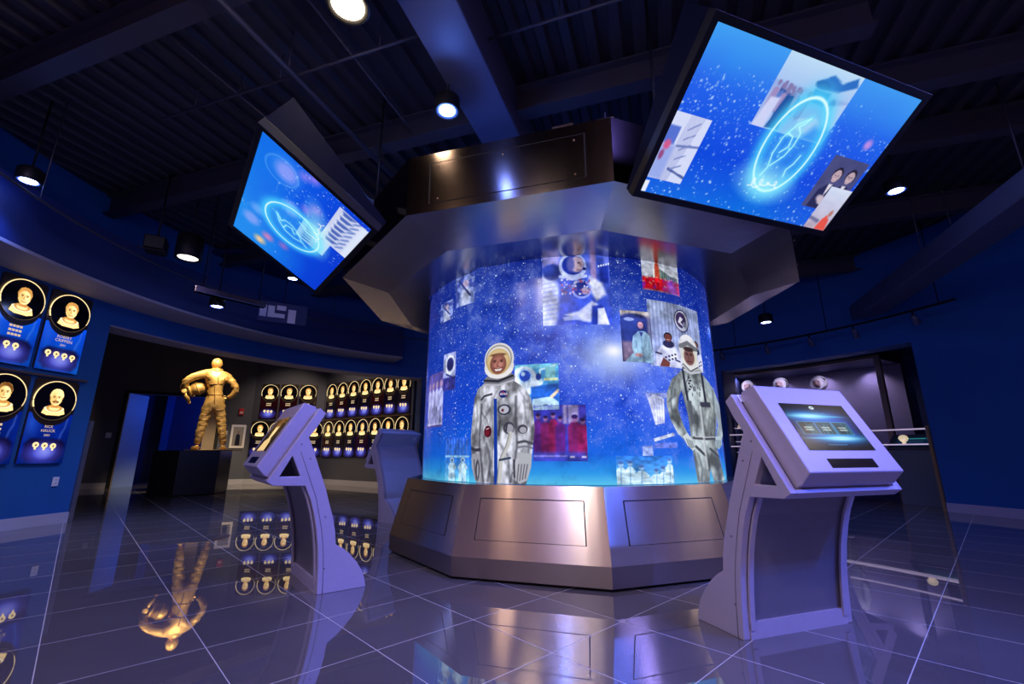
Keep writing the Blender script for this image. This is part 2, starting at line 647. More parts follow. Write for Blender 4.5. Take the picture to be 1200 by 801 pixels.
def skin_into(mb, nodes, edges, sub=2, root=0, mat=None):
    """grow a limb/body surface around joints: nodes = [(x, y, z, rx, ry)]"""
    me = bpy.data.meshes.new('skin')
    me.from_pydata([n[:3] for n in nodes], edges, [])
    ob = bpy.data.objects.new('skin', me)
    col.objects.link(ob)
    sk = ob.modifiers.new('skin', 'SKIN')
    sk.use_smooth_shade = True
    for i, n in enumerate(nodes):
        sv = me.skin_vertices[0].data[i]
        sv.radius = (n[3], n[4] if len(n) > 4 else n[3])
        sv.use_root = (i == root)
    if sub:
        sb = ob.modifiers.new('sub', 'SUBSURF')
        sb.levels = sub
        sb.render_levels = sub
    dg = bpy.context.evaluated_depsgraph_get()
    ev = bpy.data.meshes.new_from_object(ob.evaluated_get(dg))
    vs = [v.co.copy() for v in ev.vertices]
    if mat is not None:
        vs = [mat @ v for v in vs]
    mb.add(vs, [tuple(p.vertices) for p in ev.polygons], True)
    bpy.data.objects.remove(ob)
    bpy.data.meshes.remove(me)
    bpy.data.meshes.remove(ev)
    return mb


# ------------------------------------------------------------------ painting pictures (for screens and prints)
class Pic:
    def __init__(s, w, h, x1, y1, x0=0.0, y0=0.0, colour=(0, 0, 0)):
        s.w, s.h = w, h
        s.x0, s.x1, s.y0, s.y1 = x0, x1, y0, y1
        s.X, s.Y = np.meshgrid(np.linspace(x0, x1, w), np.linspace(y0, y1, h))
        s.a = np.zeros((h, w, 3)) + np.array(colour)
        s.alpha = np.ones((h, w))
        s.px = (x1 - x0) / w

    def blend(s, mask, c, op=1.0):
        k = (np.clip(mask, 0, 1) * op)[..., None]
        s.a = s.a * (1 - k) + np.array(c) * k
        return s

    def add(s, mask, c):
        s.a = s.a + mask[..., None] * np.array(c)
        return s

    def soft(s, d, f):
        f = max(f, s.px)
        return np.clip(0.5 - d / f, 0, 1)

    def m_ell(s, cx, cy, rx, ry, rot=0.0, soft=0.0):
        c, n = math.cos(R(rot)), math.sin(R(rot))
        x, y = s.X - cx, s.Y - cy
        u, v = (x * c + y * n) / rx, (-x * n + y * c) / ry
        d = (np.sqrt(u * u + v * v) - 1) * min(rx, ry)
        return s.soft(d, soft)

    def ell(s, cx, cy, rx, ry, c, rot=0.0, soft=0.0, op=1.0):
        return s.blend(s.m_ell(cx, cy, rx, ry, rot, soft), c, op)

    def ring(s, cx, cy, rx, ry, wd, c, rot=0.0, soft=0.0, op=1.0):
        cc, n = math.cos(R(rot)), math.sin(R(rot))
        x, y = s.X - cx, s.Y - cy
        u, v = (x * cc + y * n) / rx, (-x * n + y * cc) / ry
        d = np.abs((np.sqrt(u * u + v * v) - 1) * min(rx, ry)) - wd
        return s.blend(s.soft(d, soft), c, op)

    def m_poly(s, pts, soft=0.0):
        P = np.array(pts, float)
        d = np.full(s.X.shape, 1e18)
        sg = np.ones(s.X.shape)
        n = len(P)
        for i in range(n):
            ax, ay = P[i]
            bx, by = P[i - 1]
            ex, ey = bx - ax, by - ay
            wx, wy = s.X - ax, s.Y - ay
            t = np.clip((wx * ex + wy * ey) / (ex * ex + ey * ey + 1e-12), 0, 1)
            d = np.minimum(d, (wx - ex * t) ** 2 + (wy - ey * t) ** 2)
            c1, c2, c3 = s.Y >= ay, s.Y < by, ex * wy > ey * wx
            fl = (c1 & c2 & c3) | (~c1 & ~c2 & ~c3)
            sg = np.where(fl, -sg, sg)
        return s.soft(sg * np.sqrt(d), soft)

    def poly(s, pts, c, soft=0.0, op=1.0):
        return s.blend(s.m_poly(pts, soft), c, op)

    def m_line(s, pts, wd, soft=0.0):
        d = np.full(s.X.shape, 1e18)
        for (ax, ay), (bx, by) in zip(pts, pts[1:]):
            ex, ey = bx - ax, by - ay
            wx, wy = s.X - ax, s.Y - ay
            t = np.clip((wx * ex + wy * ey) / (ex * ex + ey * ey + 1e-12), 0, 1)
            d = np.minimum(d, (wx - ex * t) ** 2 + (wy - ey * t) ** 2)
        return s.soft(np.sqrt(d) - wd, soft)

    def line(s, pts, wd, c, soft=0.0, op=1.0):
        return s.blend(s.m_line(pts, wd, soft), c, op)

    def rect(s, xa, ya, xb, yb, c, soft=0.0, op=1.0):
        return s.poly([(xa, ya), (xb, ya), (xb, yb), (xa, yb)], c, soft, op)

    def noise(s, sx, sy, seed=0, octs=3):
        r = np.random.default_rng(seed)
        out = np.zeros(s.X.shape)
        amp, tot = 1.0, 0.0
        for o in range(octs):
            gx, gy = (s.X - s.x0) / sx * 2 ** o, (s.Y - s.y0) / sy * 2 ** o
            g = r.random((int(gy.max()) + 3, int(gx.max()) + 3))
            ix, iy = gx.astype(int), gy.astype(int)
            fx, fy = gx - ix, gy - iy
            fx, fy = fx * fx * (3 - 2 * fx), fy * fy * (3 - 2 * fy)
            v = (g[iy, ix] * (1 - fx) + g[iy, ix + 1] * fx) * (1 - fy) + (g[iy + 1, ix] * (1 - fx) + g[iy + 1, ix + 1] * fx) * fy
            out += v * amp
            tot += amp
            amp *= 0.5
        return out / tot

    def stars(s, n, xa, ya, xb, yb, rmin, rmax, seed, c=(0.85, 0.95, 1.0)):
        r = np.random.default_rng(seed)
        for k in range(n):
            x, y = xa + (xb - xa) * r.random(), ya + (yb - ya) * r.random()
            rad = rmin + (rmax - rmin) * r.random() ** 4
            i0, i1 = int((x - s.x0 - 3 * rad) / s.px), int((x - s.x0 + 3 * rad) / s.px) + 2
            j0, j1 = int((y - s.y0 - 3 * rad) / s.px), int((y - s.y0 + 3 * rad) / s.px) + 2
            i0, j0 = max(i0, 0), max(j0, 0)
            if i1 <= i0 or j1 <= j0:
                continue
            X, Y = s.X[j0:j1, i0:i1], s.Y[j0:j1, i0:i1]
            if X.size == 0:
                continue
            mk = (np.exp(-((X - x) ** 2 + (Y - y) ** 2) / (rad * rad)) * (0.4 + 0.6 * r.random()))[..., None]
            s.a[j0:j1, i0:i1] = s.a[j0:j1, i0:i1] * (1 - mk) + np.array(c) * mk
        return s

    def grad_y(s, stops):
        ys = [q[0] for q in stops]
        for k in range(3):
            s.a[..., k] = np.interp(s.Y, ys, [q[1][k] for q in stops])
        return s

    def paste(s, p, xa, ya, xb, yb, op=1.0):
        """lay another picture into a rectangle"""
        inside = (s.X >= xa) & (s.X <= xb) & (s.Y >= ya) & (s.Y <= yb)
        i = np.clip(((s.X - xa) / (xb - xa) * (p.w - 1)), 0, p.w - 1).astype(int)
        j = np.clip(((s.Y - ya) / (yb - ya) * (p.h - 1)), 0, p.h - 1).astype(int)
        k = (inside * op)[..., None]
        s.a = s.a * (1 - k) + p.a[j, i] * k
        return s


def lin(a):
    a = np.clip(a, 0, 1)
    return np.where(a <= 0.04045, a / 12.92, ((a + 0.055) / 1.055) ** 2.4)


def pic_mesh(name, pic, P, mat, parent=None, cut=False):
    """P: (h, w, 3) positions; the picture's colours go to the mesh, cut drops everything outside the outline"""
    h, w = pic.h, pic.w
    idx = np.arange(h * w).reshape(h, w)
    q = np.stack([idx[1:, :-1], idx[1:, 1:], idx[:-1, 1:], idx[:-1, :-1]], -1).reshape(-1, 4)
    V = P.reshape(-1, 3)
    C = lin(pic.a).reshape(-1, 3)
    if cut:
        al = pic.alpha.reshape(-1)
        q = q[al[q].mean(1) > 0.5]
        used = np.unique(q)
        rem = np.full(h * w, -1)
        rem[used] = np.arange(len(used))
        q = rem[q]
        V, C = V[used], C[used]
    me = bpy.data.meshes.new(name)
    me.vertices.add(len(V))
    me.vertices.foreach_set('co', V.astype(np.float32).ravel())
    nf = len(q)
    me.loops.add(nf * 4)
    me.polygons.add(nf)
    me.loops.foreach_set('vertex_index', q.astype(np.int32).ravel())
    me.polygons.foreach_set('loop_start', np.arange(0, nf * 4, 4, dtype=np.int32))
    me.polygons.foreach_set('loop_total', np.full(nf, 4, dtype=np.int32))
    me.polygons.foreach_set('use_smooth', np.ones(nf, dtype=bool))
    me.update(calc_edges=True)
    at = me.color_attributes.new('pic', 'FLOAT_COLOR', 'POINT')
    at.data.foreach_set('color', np.concatenate([C, np.ones((len(C), 1))], 1).astype(np.float32).ravel())
    me.materials.append(mat)
    o = bpy.data.objects.new(name, me)
    col.objects.link(o)
    if parent is not None:
        o.parent = parent
    return o


def flat_grid(pic, o, ux, uy):
    """corner o (top left), ux along the top edge, uy down the side"""
    a = np.linspace(0, 1, pic.w)[None, :, None]
    b = np.linspace(0, 1, pic.h)[:, None, None]
    return np.array(o) + a * np.array(ux) + b * np.array(uy)


# ================================================================== the setting
# floor
fl = MB()
fl.add([(-16, -4, -0.2), (11, -4, -0.2), (11, 22, -0.2), (-16, 22, -0.2), (-16, -4, 0), (11, -4, 0), (11, 22, 0), (-16, 22, 0)],
       [(3, 2, 1, 0), (4, 5, 6, 7), (0, 1, 5, 4), (1, 2, 6, 5), (2, 3, 7, 6), (3, 0, 4, 7)])
struct('floor', fl, M['floor'])

# corrugated deck overhead; ribs run at 18.5 degrees to the view
RIB = R(18.5)
DV = Vector((math.sin(RIB), math.cos(RIB), 0))
PV = Vector((math.cos(RIB), -math.sin(RIB), 0))


def at_dp(d, p, z):
    q = DV * d + PV * p
    return (q.x, q.y, z)


dk = MB()
prof = []
p = -11.0
while p < 11.0:
    prof += [(p, 4.84), (p + 0.085, 4.84), (p + 0.115, 4.9), (p + 0.2, 4.9), (p + 0.23, 4.84)]
    p += 0.23
vs = [at_dp(-3.5, a, b) for a, b in prof] + [at_dp(18, a, b) for a, b in prof]
n = len(prof)
dk.add(vs, [(i, i + 1, n + i + 1, n + i) for i in range(n - 1)])
top = [at_dp(-3.5, -11.0, 5.0), at_dp(-3.5, 11.2, 5.0), at_dp(18, 11.2, 5.0), at_dp(18, -11.0, 5.0)]
dk.add(top, [(0, 1, 2, 3)])
struct('ceiling', dk, M['deck'])


def beam_i(name, d, p0, p1, z, w=0.17, h=0.3):
    b = MB()
    for (cz, t, ww) in ((z, 0.025, w), (z + h, 0.025, w), (z + h / 2, h, 0.02)):
        pts = [at_dp(d - ww / 2, p0, cz - t / 2), at_dp(d - ww / 2, p1, cz - t / 2), at_dp(d + ww / 2, p1, cz - t / 2), at_dp(d + ww / 2, p0, cz - t / 2)]
        pts += [(x, y, zz + t) for x, y, zz in pts]
        b.add(pts, [(3, 2, 1, 0), (4, 5, 6, 7), (0, 1, 5, 4), (1, 2, 6, 5), (2, 3, 7, 6), (3, 0, 4, 7)])
    return struct(name, b, M['beam'])


beam_i('trim_1', 1.95, -7, 6.5, 4.52)
beam_i('trim_2', 3.95, -8, 2.0, 4.52)
beam_i('trim_3', 5.95, -8, 7, 4.52)
beam_i('trim_4', 7.95, -8, 7, 4.52)
beam_i('trim_5', 4.85, 2.2, 7, 4.52)
beam_i('trim_6', 10.2, -8, 6, 4.52)


def boxed(d0, d1, p0, p1, z0, z1):
    b = MB()
    pts = [at_dp(d0, p0, z0), at_dp(d1, p0, z0), at_dp(d1, p1, z0), at_dp(d0, p1, z0)]
    pts += [(x, y, z1) for x, y, _ in pts]
    return b.add(pts, [(3, 2, 1, 0), (4, 5, 6, 7), (0, 1, 5, 4), (1, 2, 6, 5), (2, 3, 7, 6), (3, 0, 4, 7)])


struct('trim_7', boxed(-1.5, 10.5, -1.69, -1.25, 4.3, 4.84), M['duct'], 0.01)
t = thing('air_duct', 'blue-lit rectangular air duct hanging beside the right wall', 'duct')
boxed(2.5, 10.2, 3.7, 4.14, 3.5, 3.78).build('duct_body', M['duct'], t, 0.01)
for d in (3.5, 5.5, 7.5):
    for pp in (3.72, 4.12):
        MB().tube([at_dp(d, pp, 3.76), at_dp(d, pp, 4.86)], 0.008, 6).build('hanger_rod', M['beam'], t)

# round walls
W1 = 7.18
def wall(name, a0, a1, z0, z1, mat, r0=HALL, r1=W1):
    return struct(name, MB().arc(r0, r1, a0, a1, z0, z1, max(6, int(abs(a1 - a0)))), mat)


wall('wall_left', 169.5, 214, 0, 4.84, M['blue_wall'])
M['warm_wall'] = plain('warm_wall_paint', (0.42, 0.32, 0.26), 0.6, noise=0.1)  # beige picked for unseen walls so the plinth reflects warm tones
wall('wall_rear', 214, 292, 0, 4.84, M['warm_wall'])
wall('wall_rear_right', 292, 321, 0, 4.84, M['warm_wall'])
wall('wall_right_front', 321, 346, 0, 4.84, M['warm_wall'])
wall('wall_right', 346, 380.5, 0, 4.84, M['blue_wall'])
wall('wall_back', 50.4, 115.6, 0, 4.84, M['blue_wall'])
wall('wall_front_left', 115.6, 169.5, 2.87, 4.84, M['blue_wall'], HALL, 7.42)      # bulkhead over the gallery opening
wall('wall_front_right', 20.5, 50.4, 2.89, 4.84, M['blue_wall'], HALL, 7.42)       # bulkhead over the case opening
struct('trim_8', MB().arc(HALL - 0.004, 7.43, 115.6, 169.5, 2.845, 2.869, 60), M['mauve'])
# lowered soffit along the left wall
wall('trim_9', 122, 235, 3.19, 3.23, M['mauve'], 6.3, HALL)
wall('trim_10', 122, 235, 3.232, 3.95, M['navy'], 6.3, 6.36)
wall('baseboard_left', 169.5, 214, 0, 0.14, M['base'], HALL - 0.018, HALL)
wall('baseboard_right', 346, 380.5, 0, 0.14, M['base'], HALL - 0.018, HALL)

# gallery room behind the left opening
P0, P1, P2, P3 = (-13.0, 11.5), (-8.43, 14.6), (-6.2, 14.8), (-2.72, 12.36)


def seg_wall(mb, a, b, z0, z1, th=0.15, s0=0.0, s1=1.0):
    """upright slab from a to b, its room face on the line"""
    a, b = Vector((*a, 0)), Vector((*b, 0))
    d = b - a
    q0, q1 = a + d * s0, a + d * s1
    n = Vector((-d.y, d.x, 0)).normalized() * th
    pts = [q0, q1, q1 + n, q0 + n]
    vs = [(p.x, p.y, z0) for p in pts] + [(p.x, p.y, z1) for p in pts]
    return mb.add(vs, [(3, 2, 1, 0), (4, 5, 6, 7), (0, 1, 5, 4), (1, 2, 6, 5), (2, 3, 7, 6), (3, 0, 4, 7)])


D0, D1 = 0.43, 0.835                    # door opening along the grey wall
g = MB()
seg_wall(g, P0, P1, 0, 4.7, 0.3, -0.3, D0)
seg_wall(g, P0, P1, 2.62, 4.7, 0.3, D0, D1)
seg_wall(g, P0, P1, 0, 4.7, 0.3, D1, 1.0)
struct('wall_gallery_door', g, M['grey_wall'])
struct('wall_gallery_middle', seg_wall(MB(), P1, P2, 0, 4.7), M['grey_wall'])
struct('wall_gallery_far', seg_wall(MB(), P2, P3, 0, 4.7), M['grey_wall'])
b = MB()
seg_wall(b, P0, P1, 0, 0.15, -0.02, -0.3, D0 - 0.015)
seg_wall(b, P0, P1, 0, 0.15, -0.02, D1 + 0.015, 1.0)
seg_wall(b, P1, P2, 0, 0.15, -0.02)
seg_wall(b, P2, P3, 0, 0.15, -0.02)
struct('baseboard_gallery', b, M['base'])
struct('trim_11', MB().add([(-15, 8, 4.7), (-2, 8, 4.7), (-2, 17, 4.7), (-15, 17, 4.7), (-15, 8, 4.8), (-2, 8, 4.8), (-2, 17, 4.8), (-15, 17, 4.8)],
       [(3, 2, 1, 0), (4, 5, 6, 7), (0, 1, 5, 4), (1, 2, 6, 5), (2, 3, 7, 6), (3, 0, 4, 7)]), M['navy'])
# wall end returns
struct('trim_12', MB().arc(HALL, 8.6, 169.5, 169.9, 0, 4.7, 2), M['blue_wall'])
struct('trim_13', MB().arc(HALL, 7.6, 115.2, 115.6, 0, 4.7, 2), M['blue_wall'])

# doorway: casing, pale reveal and the blue room beyond
dv = (Vector((*P1, 0)) - Vector((*P0, 0)))
dl = dv.length
du_ = dv.normalized()
dn = Vector((-du_.y, du_.x, 0))


def dpt(s, off, z):
    q = Vector((*P0, 0)) + dv * s + dn * off
    return (q.x, q.y, z)


def dbox(mb, s0, s1, o0, o1, z0, z1):
    pts = [dpt(s0, o0, z0), dpt(s1, o0, z0), dpt(s1, o1, z0), dpt(s0, o1, z0)]
    pts += [(x, y, z1) for x, y, _ in pts]
    return mb.add(pts, [(3, 2, 1, 0), (4, 5, 6, 7), (0, 1, 5, 4), (1, 2, 6, 5), (2, 3, 7, 6), (3, 0, 4, 7)])


e = 0.09 / dl
struct('door_1', dbox(dbox(dbox(MB(), D0 - e, D0, -0.03, 0.02, 0, 2.7), D1, D1 + e, -0.03, 0.02, 0, 2.7), D0, D1, -0.03, 0.02, 2.62, 2.7), M['gap'])
struct('trim_14', dbox(dbox(MB(), D0, D0 + 0.25 * e, -0.02, 0.05, 0, 2.62), D1 - 3.5 * e, D1, -0.01, 0.05, 0, 2.62), M['wood_jamb'])
rv = MB()
pts = [dpt(D0, 0.05, 0), dpt(D0 + 0.075, 0.75, 0), dpt(D0 + 0.06, 0.77, 0), dpt(D0 - 0.01, 0.05, 0)]
rv.add(pts + [(x, y, 2.62) for x, y, _ in pts], [(3, 2, 1, 0), (4, 5, 6, 7), (0, 1, 5, 4), (1, 2, 6, 5), (2, 3, 7, 6), (3, 0, 4, 7)])
struct('trim_15', rv, M['jamb_blue'])
rm = MB()
dbox(rm, D0 - 0.3, D1 + 0.3, 3.6, 3.7, 0, 3)
dbox(rm, D0 - 0.32, D0 - 0.3, 0.3, 3.6, 0, 3)
dbox(rm, D1 + 0.3, D1 + 0.32, 0.3, 3.6, 0, 3)
dbox(rm, D0 - 0.3, D1 + 0.3, 0.3, 3.7, 3, 3.1)
struct('wall_beyond_door', rm, M['navy'])
struct('trim_16', dbox(MB(), 0.56, 0.60, 3.2, 3.6, 0, 3), M['blue_wall'])

# right alcove with the suit case
struct('wall_alcove', MB().arc(9.6, 9.75, 14, 58, 0, 3.2, 40), M['navy'])
struct('trim_17', MB().arc(7.42, 9.75, 14, 58, 3.15, 3.25, 40), M['navy'])
struct('trim_18', MB().arc(HALL, 9.7, 20.1, 20.5, 0, 3.15, 2), M['navy'])
struct('trim_19', MB().arc(HALL, 9.7, 50.4, 50.8, 0, 3.15, 2), M['navy'])


# ================================================================== centre display
# --- ten-sided stainless plinth
t = thing('display_plinth', 'ten-sided brushed stainless plinth under the star-printed drum', 'plinth', (CX, CY, 0))
MB().frustum([(1.90, 0.0), (1.90, 0.03)]).build('toe_recess', M['gap'], t)
MB().frustum([(1.925, 0.022), (1.97, 0.022), (1.973, 0.163)]).build('kick_band', M['steel_band'], t)
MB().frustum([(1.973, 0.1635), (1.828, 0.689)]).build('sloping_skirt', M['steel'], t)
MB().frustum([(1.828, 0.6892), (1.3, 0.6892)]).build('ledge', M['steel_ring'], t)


def facet_frame(k, rings):
    """corners of facet k between two (radius, z) rings"""
    out = []
    for r, z in rings:
        for kk in (k, k + 1):
            a = PHI + kk * STEP
            out.append(Vector((r * math.sin(a), -r * math.cos(a), z)))
    return out     # low-left, low-right, high-left, high-right


def on_facet(c, u, v, off=0.0):
    a = c[0].lerp(c[1], u)
    b = c[2].lerp(c[3], u)
    n = (c[1] - c[0]).cross(c[2] - c[0]).normalized()
    return a.lerp(b, v) + n * off


def quad_prism(mb, c, u0, u1, v0, v1, o0, o1):
    vs = [on_facet(c, u, v, o) for o in (o0, o1) for u, v in ((u0, v0), (u1, v0), (u1, v1), (u0, v1))]
    return mb.add(vs, [(3, 2, 1, 0), (4, 5, 6, 7), (0, 1, 5, 4), (1, 2, 6, 5), (2, 3, 7, 6), (3, 0, 4, 7)])


for k in range(-3, 3):
    c = facet_frame(k, [(1.973, 0.1635), (1.828, 0.689)])
    gp = MB()
    quad_prism(gp, c, 0.135, 0.865, 0.23, 0.81, 0.0005, 0.0018)
    q = gp.build('access_panel_joint', M['gap'], t)
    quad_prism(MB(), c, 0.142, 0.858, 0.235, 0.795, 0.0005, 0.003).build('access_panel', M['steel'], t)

# --- drum with its backlit print
RD = 1.655
drum = thing('star_drum', 'tall cylinder wrapped in a backlit blue galaxy print with astronaut pictures', 'display drum', (CX, CY, 0))
d = MB()
nn = 160
vs, fs = [], []
for z in (0.692, 2.70):
    for i in range(nn):
        a = 2 * PI * i / nn
        vs.append((RD * math.sin(a), -RD * math.cos(a), z))
fs = [(i, (i + 1) % nn, nn + (i + 1) % nn, nn + i) for i in range(nn)]
d.add(vs, fs, True)
d.build('galaxy_wrap', M['galaxy'], drum)
seam_m = plain('seam_strip_glassy', (0.35, 0.42, 0.7), 0.2, 0.4, noise=0.05)
for a in (R(69), R(-78)):
    MB().tube([((RD + 0.004) * math.sin(a), -(RD + 0.004) * math.cos(a), 0.70), ((RD + 0.004) * math.sin(a), -(RD + 0.004) * math.cos(a), 2.68)], 0.008, 6).build('seam_strip', seam_m, drum)


def cyl_grid(pic, a0, a1, z0, z1, off=0.004):
    a = np.radians(np.linspace(a0, a1, pic.w))[None, :]
    z = np.linspace(z1, z0, pic.h)[:, None]
    r = RD + off
    return np.stack([np.broadcast_to(r * np.sin(a), (pic.h, pic.w)), np.broadcast_to(-r * np.cos(a), (pic.h, pic.w)), np.broadcast_to(z, (pic.h, pic.w))], -1)


def head(p, x, y, r, skin, hair, soft=0.0):
    p.ell(x, y - r * 0.15, r * 1.0, r * 1.15, hair, soft=soft)
    p.ell(x, y + r * 0.12, r * 0.82, r * 1.05, skin, soft=soft)
    for s in (-1, 1):
        p.ell(x + s * r * 0.33, y, r * 0.13, r * 0.09, [c * 0.35 for c in skin])
    p.line([(x, y + r * 0.05), (x, y + r * 0.35)], r * 0.05, [c * 0.75 for c in skin])
    p.line([(x - r * 0.3, y + r * 0.62), (x, y + r * 0.7), (x + r * 0.3, y + r * 0.62)], r * 0.06, (0.85, 0.75, 0.72))
    return p


def pic_helmet():
    p = Pic(150, 158, 420, 440, colour=(0.20, 0.30, 0.78))
    p.blend(p.noise(60, 60, 3) ** 2, (0.75, 0.72, 0.9), 0.6)
    p.rect(0, 0, 110, 80, (0.72, 0.66, 0.86), 30, 0.8)
    p.rect(300, 0, 335, 190, (0.78, 0.62, 0.78), 12, 0.8)
    p.rect(385, 0, 420, 120, (0.45, 0.5, 0.9), 12, 0.8)
    p.ell(20, 300, 90, 170, (0.86, 0.88, 1.0), soft=30)
    for k in range(9):
        p.line([(0, 190 + k * 27), (90, 180 + k * 27)], 4, (0.55, 0.62, 0.95), 6, 0.6)
    p.ell(60, 120, 55, 50, (0.18, 0.25, 0.62), soft=14)
    p.poly([(110, 180), (290, 160), (380, 240), (410, 430), (90, 430)], (0.22, 0.33, 0.85), 30)
    p.poly([(290, 150), (370, 190), (390, 260), (330, 300), (280, 220)], (0.92, 0.93, 1.0), 20)
    p.ell(190, 90, 84, 86, (0.90, 0.92, 1.0), soft=8)
    p.ell(192, 82, 74, 66, (0.08, 0.16, 0.58), soft=6)
    p.ring(192, 82, 74, 66, 6, (0.75, 0.8, 1.0), soft=6)
    p.ell(215, 78, 44, 48, (0.90, 0.76, 0.78), soft=12)
    p.ell(178, 75, 24, 46, (0.35, 0.35, 0.62), soft=14)
    p.ell(228, 68, 8, 5, (0.3, 0.2, 0.35))
    p.line([(238, 70), (246, 92)], 3, (0.7, 0.5, 0.55))
    p.line([(215, 112), (240, 112)], 3, (0.6, 0.35, 0.4))
    p.ell(262, 106, 12, 9, (0.05, 0.1, 0.4))
    p.line([(110, 150), (190, 165), (270, 150)], 9, (0.8, 0.85, 1.0), 6)
    p.ell(240, 230, 55, 50, (0.08, 0.16, 0.55), soft=10)
    p.ring(240, 230, 55, 50, 7, (0.6, 0.65, 0.95), soft=5)
    p.ell(262, 240, 25, 22, (0.7, 0.62, 0.7), soft=8)
    r = np.random.default_rng(5)
    for k in range(70):
        p.ell(110 + r.random() * 190, 165 + r.random() * 100, 3 + 5 * r.random(), 3 + 4 * r.random(), ((0.9, 0.9, 1.0), (0.1, 0.15, 0.55), (0.75, 0.3, 0.4))[r.integers(3)])
    p.poly([(130, 380), (220, 360), (300, 300), (340, 320), (330, 430), (240, 420)], (0.86, 0.88, 1.0), 14)
    p.poly([(300, 330), (360, 320), (400, 400), (400, 440), (290, 440)], (0.12, 0.2, 0.62), 14)
    p.poly([(335, 345), (375, 340), (405, 440), (330, 440)], (0.94, 0.95, 1.0), 8)
    p.poly([(120, 395), (210, 385), (230, 410), (130, 415)], (0.75, 0.8, 1.0), 8)
    p.poly([(350, 70), (415, 80), (415, 200), (360, 180)], (0.10, 0.16, 0.55), 16)
    for k in range(5):
        p.ell(352 + 16 * k, 88 - 4 * k, 6, 7, (0.9, 0.92, 1.0), soft=3)
    p.blend(p.noise(14, 14, 8), (0.25, 0.4, 1.0), 0.25)
    return p


def pic_rollout():
    p = Pic(80, 75, 210, 200)
    p.grad_y([(0, (0.70, 0.74, 0.82)), (110, (0.62, 0.64, 0.70)), (200, (0.4, 0.2, 0.3))])
    p.blend(p.noise(50, 30, 2), (0.9, 0.9, 0.93), 0.5)
    p.poly([(95, 60), (150, 90), (200, 95), (205, 150), (20, 150), (60, 100)], (0.35, 0.42, 0.40), 6)
    for k in range(7):
        p.line([(105 + k * 12, 140), (112 + k * 12, 70 + 6 * k)], 2, (0.2, 0.28, 0.3))
    p.poly([(68, 40), (80, 15), (92, 40), (94, 120), (66, 120)], (0.62, 0.24, 0.16), 4)
    p.poly([(58, 70), (66, 70), (66, 122), (56, 122)], (0.85, 0.83, 0.82), 3)
    p.rect(0, 122, 210, 192, (0.72, 0.05, 0.14), 10)
    r = np.random.default_rng(3)
    for k in range(34):
        x, y = r.random() * 205, 125 + r.random() * 55
        p.ell(x, y, 9, 15, ((0.88, 0.08, 0.14), (0.62, 0.03, 0.12), (0.5, 0.1, 0.5))[r.integers(3)], soft=4)
        p.ell(x, y - 14, 4, 4, (0.75, 0.5, 0.4))
    p.ell(165, 170, 40, 50, (0.55, 0.4, 0.95), soft=50, op=0.7)
    return p


def pic_seated():
    p = Pic(90, 130, 260, 460, colour=(0.13, 0.16, 0.36))
    p.rect(0, 0, 260, 55, (0.75, 0.72, 0.72), 8)
    p.ell(120, 60, 110, 34, (0.15, 0.16, 0.3), soft=16)
    p.ell(70, 80, 42, 17, (0.72, 0.78, 0.92), soft=6)
    p.rect(225, 40, 260, 460, (0.45, 0.42, 0.5), 20)
    p.rect(0, 280, 110, 460, (0.45, 0.38, 0.42), 30)
    p.ell(165, 130, 36, 46, (0.16, 0.10, 0.10), soft=5)
    p.poly([(95, 230), (140, 185), (200, 180), (245, 220), (260, 380), (225, 420), (100, 400), (80, 330)], (0.60, 0.75, 0.80), 6)
    p.poly([(20, 460), (90, 380), (200, 400), (260, 400), (260, 460)], (0.55, 0.68, 0.74), 6)
    p.poly([(150, 190), (165, 240), (185, 190)], (0.2, 0.22, 0.4), 3)
    for x0, y0, x1, y1 in ((110, 250, 130, 360), (235, 240, 225, 350), (165, 240, 170, 380), (120, 380, 220, 440)):
        p.line([(x0, y0), (x1, y1)], 4, (0.42, 0.56, 0.64), 8, 0.8)
    head(p, 165, 125, 30, (0.78, 0.56, 0.48), (0.14, 0.09, 0.09))
    p.ell(135, 395, 34, 15, (0.80, 0.60, 0.54), soft=4)
    p.line([(118, 390), (150, 400)], 2, (0.55, 0.38, 0.34))
    return p


